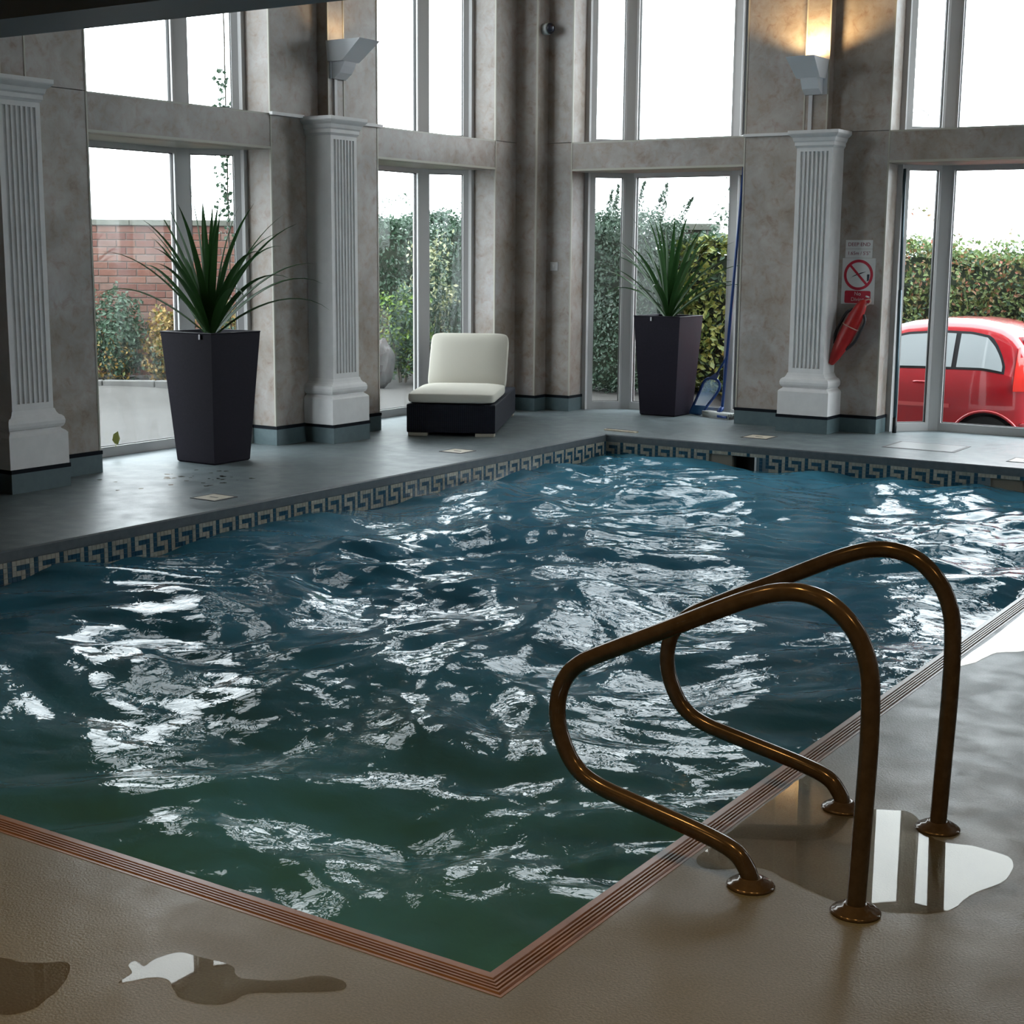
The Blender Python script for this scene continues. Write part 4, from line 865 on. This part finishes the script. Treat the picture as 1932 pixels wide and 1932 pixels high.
for k, (x, y, h, l) in enumerate(sorted(((-3.0, 4.0, .62, -.05), (-2.82, 4.1, .55, .06), (-2.68, 3.95, .45, .12), (-2.5, 4.0, .58, -.02), (-2.38, 4.1, .50, .10), (-2.2, 4.0, .56, .05), (-1.95, 4.5, .50, .14), (-1.62, 4.5, .42, .2), (-2.93, 4.2, .40, .1), (-2.6, 4.1, .36, -.08), (-3.08, 4.2, .70, .02), (-2.75, 4.2, .66, -.04), (-2.45, 4.25, .44, .16), (-2.08, 4.3, .62, .12), (-1.75, 4.35, .58, .06)))):
    feathery(x, y, 1.85, h, l)
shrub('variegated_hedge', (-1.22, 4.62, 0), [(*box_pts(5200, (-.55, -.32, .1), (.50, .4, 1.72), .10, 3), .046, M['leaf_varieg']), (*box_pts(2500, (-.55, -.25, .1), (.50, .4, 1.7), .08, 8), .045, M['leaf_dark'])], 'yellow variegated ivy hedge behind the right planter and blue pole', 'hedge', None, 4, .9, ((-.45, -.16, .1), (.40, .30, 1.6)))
shrub('open_bush', (-1.25, 5.75, 0), [(*blob_pts(1300, (0, 0, 1.75), (.62, .45, .62), .8, .3, 4), .035, M['leaf_cool']), (*blob_pts(500, (.1, 0, 2.0), (.6, .45, .55), .95, .4, 6), .03, M['leaf_dark'])], 'loose bush with open twigs above the variegated hedge', 'bush', None, 6, 1.9)
gp = empty('garden_pier', (-2.27, 6.3, 0), math.radians(15), 'weathered rendered pier with a flat coping beyond the hedge', 'pier')
MB().box((-.32, -.25, 0), (.20, .25, 1.92)).build('pier_shaft', M['render'], gp); MB().box((-.40, -.32, 1.92), (.28, .32, 2.0)).build('coping_slab', M['coping'], gp)

# red car in the yard outside the right window
def car(loc):
    root = empty('red_car', loc, 0, 'red hatchback parked outside the right window', 'car'); H = 1.56
    def lerp(tab, s):
        for (a, va), (b, vb) in zip(tab, tab[1:]):
            if s <= b:
                t = (s - a) / (b - a); t = t * t * (3 - 2 * t) * .5 + t * .5; return va + (vb - va) * t
        return tab[-1][1]
    ROOF = [(0, .80), (.03, 1.02), (.10, 1.22), (.22, 1.42), (.40, 1.515), (.65, 1.555), (.95, 1.56), (1.25, 1.535), (1.55, 1.46), (1.9, 1.30), (2.3, 1.08), (2.6, .97), (3.1, .86), (3.3, .74), (3.4, .58)]
    BELT = [(0, .98), (.5, 1.06), (1.0, 1.055), (2.2, 1.02), (2.6, .95), (3.1, .84), (3.4, .56)]
    WID = [(0, .60), (.05, .70), (.2, .785), (.5, .825), (1.2, .835), (2.2, .83), (2.9, .79), (3.2, .70), (3.4, .52)]
    def section(s):
        w, r = lerp(WID, s), lerp(ROOF, s); b = min(lerp(BELT, s), r - .02); top = max(.0, r - b)
        tw = w - .20 * min(1, top / .5) - .02
        P = [(w * .90, .20), (w * .975, .30), (w * .995, .50), (w, .68), (w * .992, .82), (w * .975, b - .01), (w * .965, b), (w * .965 - (w * .965 - tw) * .35, b + top * .36), (w * .965 - (w * .965 - tw) * .72, b + top * .70), (tw, b + top * .88), (tw * .90, b + top * .965), (tw * .5, r - .006), (0, r)]
        return P
    S = [0, .03, .08, .15, .25, .36, .5, .65, .8, .95, 1.1, 1.3, 1.5, 1.75, 2.0, 2.3, 2.6, 2.9, 3.1, 3.25, 3.36, 3.4]
    rings = []
    for s in S:
        P = section(s); rings.append([(-s, -y, z) for y, z in P] + [(-s, y, z) for y, z in reversed(P[:-1])])
    mb = MB(); mb.loft(rings); body = mb.build('car_body', M['carpaint'], root, smooth=True)
    cut = MB()
    for s in (.42, 2.70): cut.tube([(-s, -1.2, .30), (-s, 1.2, .30)], .345, 32)
    co = cut.build('arch_cutter', M['cartrim'], root); bpy.context.view_layer.update(); bo = body.modifiers.new('arches', 'BOOLEAN'); bo.operation = 'DIFFERENCE'; bo.object = co; bo.solver = 'EXACT'
    dg = bpy.context.evaluated_depsgraph_get(); me2 = bpy.data.meshes.new_from_object(body.evaluated_get(dg)); body.modifiers.clear(); body.data = me2; bpy.data.objects.remove(co)
    for p in me2.polygons: p.use_smooth = True
    try: me2.set_sharp_from_angle(angle=math.radians(38))
    except Exception: pass
    ub = MB(); ub.box((-3.2, -.60, .2), (-.15, .60, .9)); ub.build('under_body', M['cartrim'], root)
    for s in (.42, 2.70):
        for sd in (-1, 1):
            y = sd * .70
            t = MB(); t.tube([(-s, y - .09, .30), (-s, y - .085, .30), (-s, y + .085, .30), (-s, y + .09, .30)], [.27, .30, .30, .27], 36); w = t.build('wheel', M['tyre'], root, smooth=False)
            MB().tube([(-s, y + sd * .085, .30), (-s, y + sd * .096, .30)], [.20, .17], 28).build('wheel_rim', M['rim'], w)
    def side_patch(name, poly, mat, off, sd=-1, parent=root):
        """panel that follows the body side: poly of (s, h) with h = height fraction from belt (0) to rail (1)"""
        n = len(poly); v = []
        for s, z in poly:
            P = section(s); yy = np.interp(z, [q[1] for q in P], [q[0] for q in P]); v.append((-s, sd * (yy + off), z))
        c = tuple(np.mean(v, 0)); inn = [(x, y - sd * .02, z) for x, y, z in v]
        m = MB(); m.add(v + inn, [tuple(range(n))] + [(i, (i + 1) % n, n + (i + 1) % n, n + i) for i in range(n)]); return m.build(name, mat, parent)
    def strip_patch(name, top, bot, s0, s1, mat, off, sd=-1, k=14):
        v, f = [], []
        for i in range(k + 1):
            s = s0 + (s1 - s0) * i / k; P = section(s)
            for t in (0, .25, .5, .75, 1):
                z = bot(s) + (top(s) - bot(s)) * t; yy = np.interp(z, [q[1] for q in P], [q[0] for q in P]); v.append((-s, sd * (yy + off), z))
        for i in range(k):
            for j in range(4): a = i * 5 + j; f.append((a, a + 1, a + 6, a + 5))
        m = MB(); m.add(v, f); return m.build(name, mat, root, smooth=True)
    rail = lambda s: lerp(ROOF, s) - .135
    belt = lambda s: lerp(BELT, s) + .012
    for sd in (-1, 1):
        # black surround, rear quarter glass, door glass
        strip_patch('window_surround', lambda s: belt(s) + (rail(s) + .012 - belt(s)) * min(1, max(.02, (s - .26) / .18)) ** .5 if s < .44 else rail(s) + .012, lambda s: belt(s) - .012, .27, 2.2, M['cartrim'], .008, sd, 40)
        strip_patch('rear_quarter_glass', lambda s: belt(s) + .02 + (rail(s) - .035 - belt(s)) * min(1, max(0, (s - .29) / .18)) ** .5 if s < .47 else rail(s) - .012, lambda s: belt(s) + .010, .295, .74, M['carglass'], .016, sd, 20)
        strip_patch('door_glass', lambda s: rail(s) - .012, lambda s: belt(s) + .010, .79, 2.05, M['carglass'], .016, sd, 24)
        strip_patch('side_moulding', lambda s: .71, lambda s: .67, .78, 2.3, M['moulding'], .014, sd)
        strip_patch('tail_lamp', lambda s: 1.34 - .3 * s, lambda s: .86, .045, .175, M['taillamp'], .012, sd, 10)
        strip_patch('door_seam', lambda s: 1.06, lambda s: .34, .86, .868, M['cartrim'], .003, sd, 1)
        for s in (.42, 2.70):
            pts = [(-(s + .352 * math.cos(t)), .30 + .352 * math.sin(t)) for t in [math.pi * k / 20 for k in range(21)]]; q = []
            for x, z in pts:
                P = section(-x); q.append((x, sd * (np.interp(max(z, .3), [p[1] for p in P], [p[0] for p in P]) + .006), z))
            MB().tube(q, .016, 8).build('wheel_arch_lip', M['carpaint'], root, smooth=True)
        hy = sd * (.835); hd = MB(); hd.tube(spline([(-.98, hy, .915), (-1.02, hy + sd * .03, .92), (-1.12, hy + sd * .03, .92), (-1.16, hy, .915)], 4), .013, 8); hd.build('door_handle', M['carpaint'], root, smooth=True)
    rg = MB(); v, f = [], []
    for s, in ((.035,), (.10,), (.17,), (.215,)):
        r = lerp(ROOF, s); w = .52 - .3 * s
        v += [(-s + .012, -w, r + .006), (-s + .012, 0, r + .012), (-s + .012, w, r + .006)]
    for i in range(3):
        for j in range(2): a = i * 3 + j; f.append((a, a + 1, a + 4, a + 3))
    rg.add(v, f); rg.build('rear_window', M['carglass'], root)
    rbox('rear_bumper', (-.12, -.74, .28), (.06, .74, .56), .05, M['carpaint'], root)
    return root
car((2.87, 4.16, -.57))

# hedge and far barrier beyond the car
def falling(P, Nn, x0, x1, k):
    P = P.copy(); P[:, 2] *= 1 - k * np.clip((P[:, 0] - x0) / (x1 - x0), 0, 1); return P, Nn
shrub('red_tipped_hedge', (1.3, 7.2, -.2), [(*falling(P, Nn, -.75, .05, .085), sz, mt) for P, Nn, sz, mt in [(*box_pts(9000, (-2.4, -.6, .9), (3.2, .6, 1.98), .09, 5), .034, M['leaf_redtip']), (*box_pts(17000, (-2.4, -.6, .1), (3.2, .62, 1.95), .09, 9), .036, M['leaf_green']), (*box_pts(7000, (-2.4, -.6, .1), (3.2, .62, 1.95), .09, 3), .030, M['leaf_dark']), (*box_pts(1500, (-2.4, -.6, 1.65), (3.2, .6, 2.12), .22, 2), .032, M['leaf_redtip']), (*box_pts(3500, (-2.3, -.5, 1.86), (3.1, .5, 2.02), .10, 7), .036, M['leaf_green']), (*box_pts(2500, (-2.4, -.62, .0), (3.2, .55, 1.4), .16, 12), .036, M['leaf_varieg'])]], 'broad red tipped green hedge behind the red car', 'hedge', None, 5, 1.2, ((-2.3, -.40, .0), (3.1, .45, 1.80)))
fb = empty('roadside_barrier', (2.6, 24, 1.60), .05, 'pale metal roadside barrier on the distant bank', 'barrier')
MB().box((-6, -.03, .42), (6, .03, .62)).build('barrier_rail', M['rail'], fb)
for k in range(6): MB().box((-5.5 + k * 2.2, -.04, -.3), (-5.4 + k * 2.2, .04, .5)).build('barrier_post', M['rail'], fb)
for k, (x, y, h, w, lab) in enumerate(((.2, 27, .62, .8, 'small distant dark tree on the bank, left one'), (1.6, 28, .5, .7, 'small distant dark tree on the bank, right one'))):
    shrub('distant_tree', (x, y, 1.7), [(*blob_pts(700, (0, 0, h + .3), (w, w, h), .8, .3, k), .10, M['leaf_cool'])], lab, 'tree', None, 3, h)
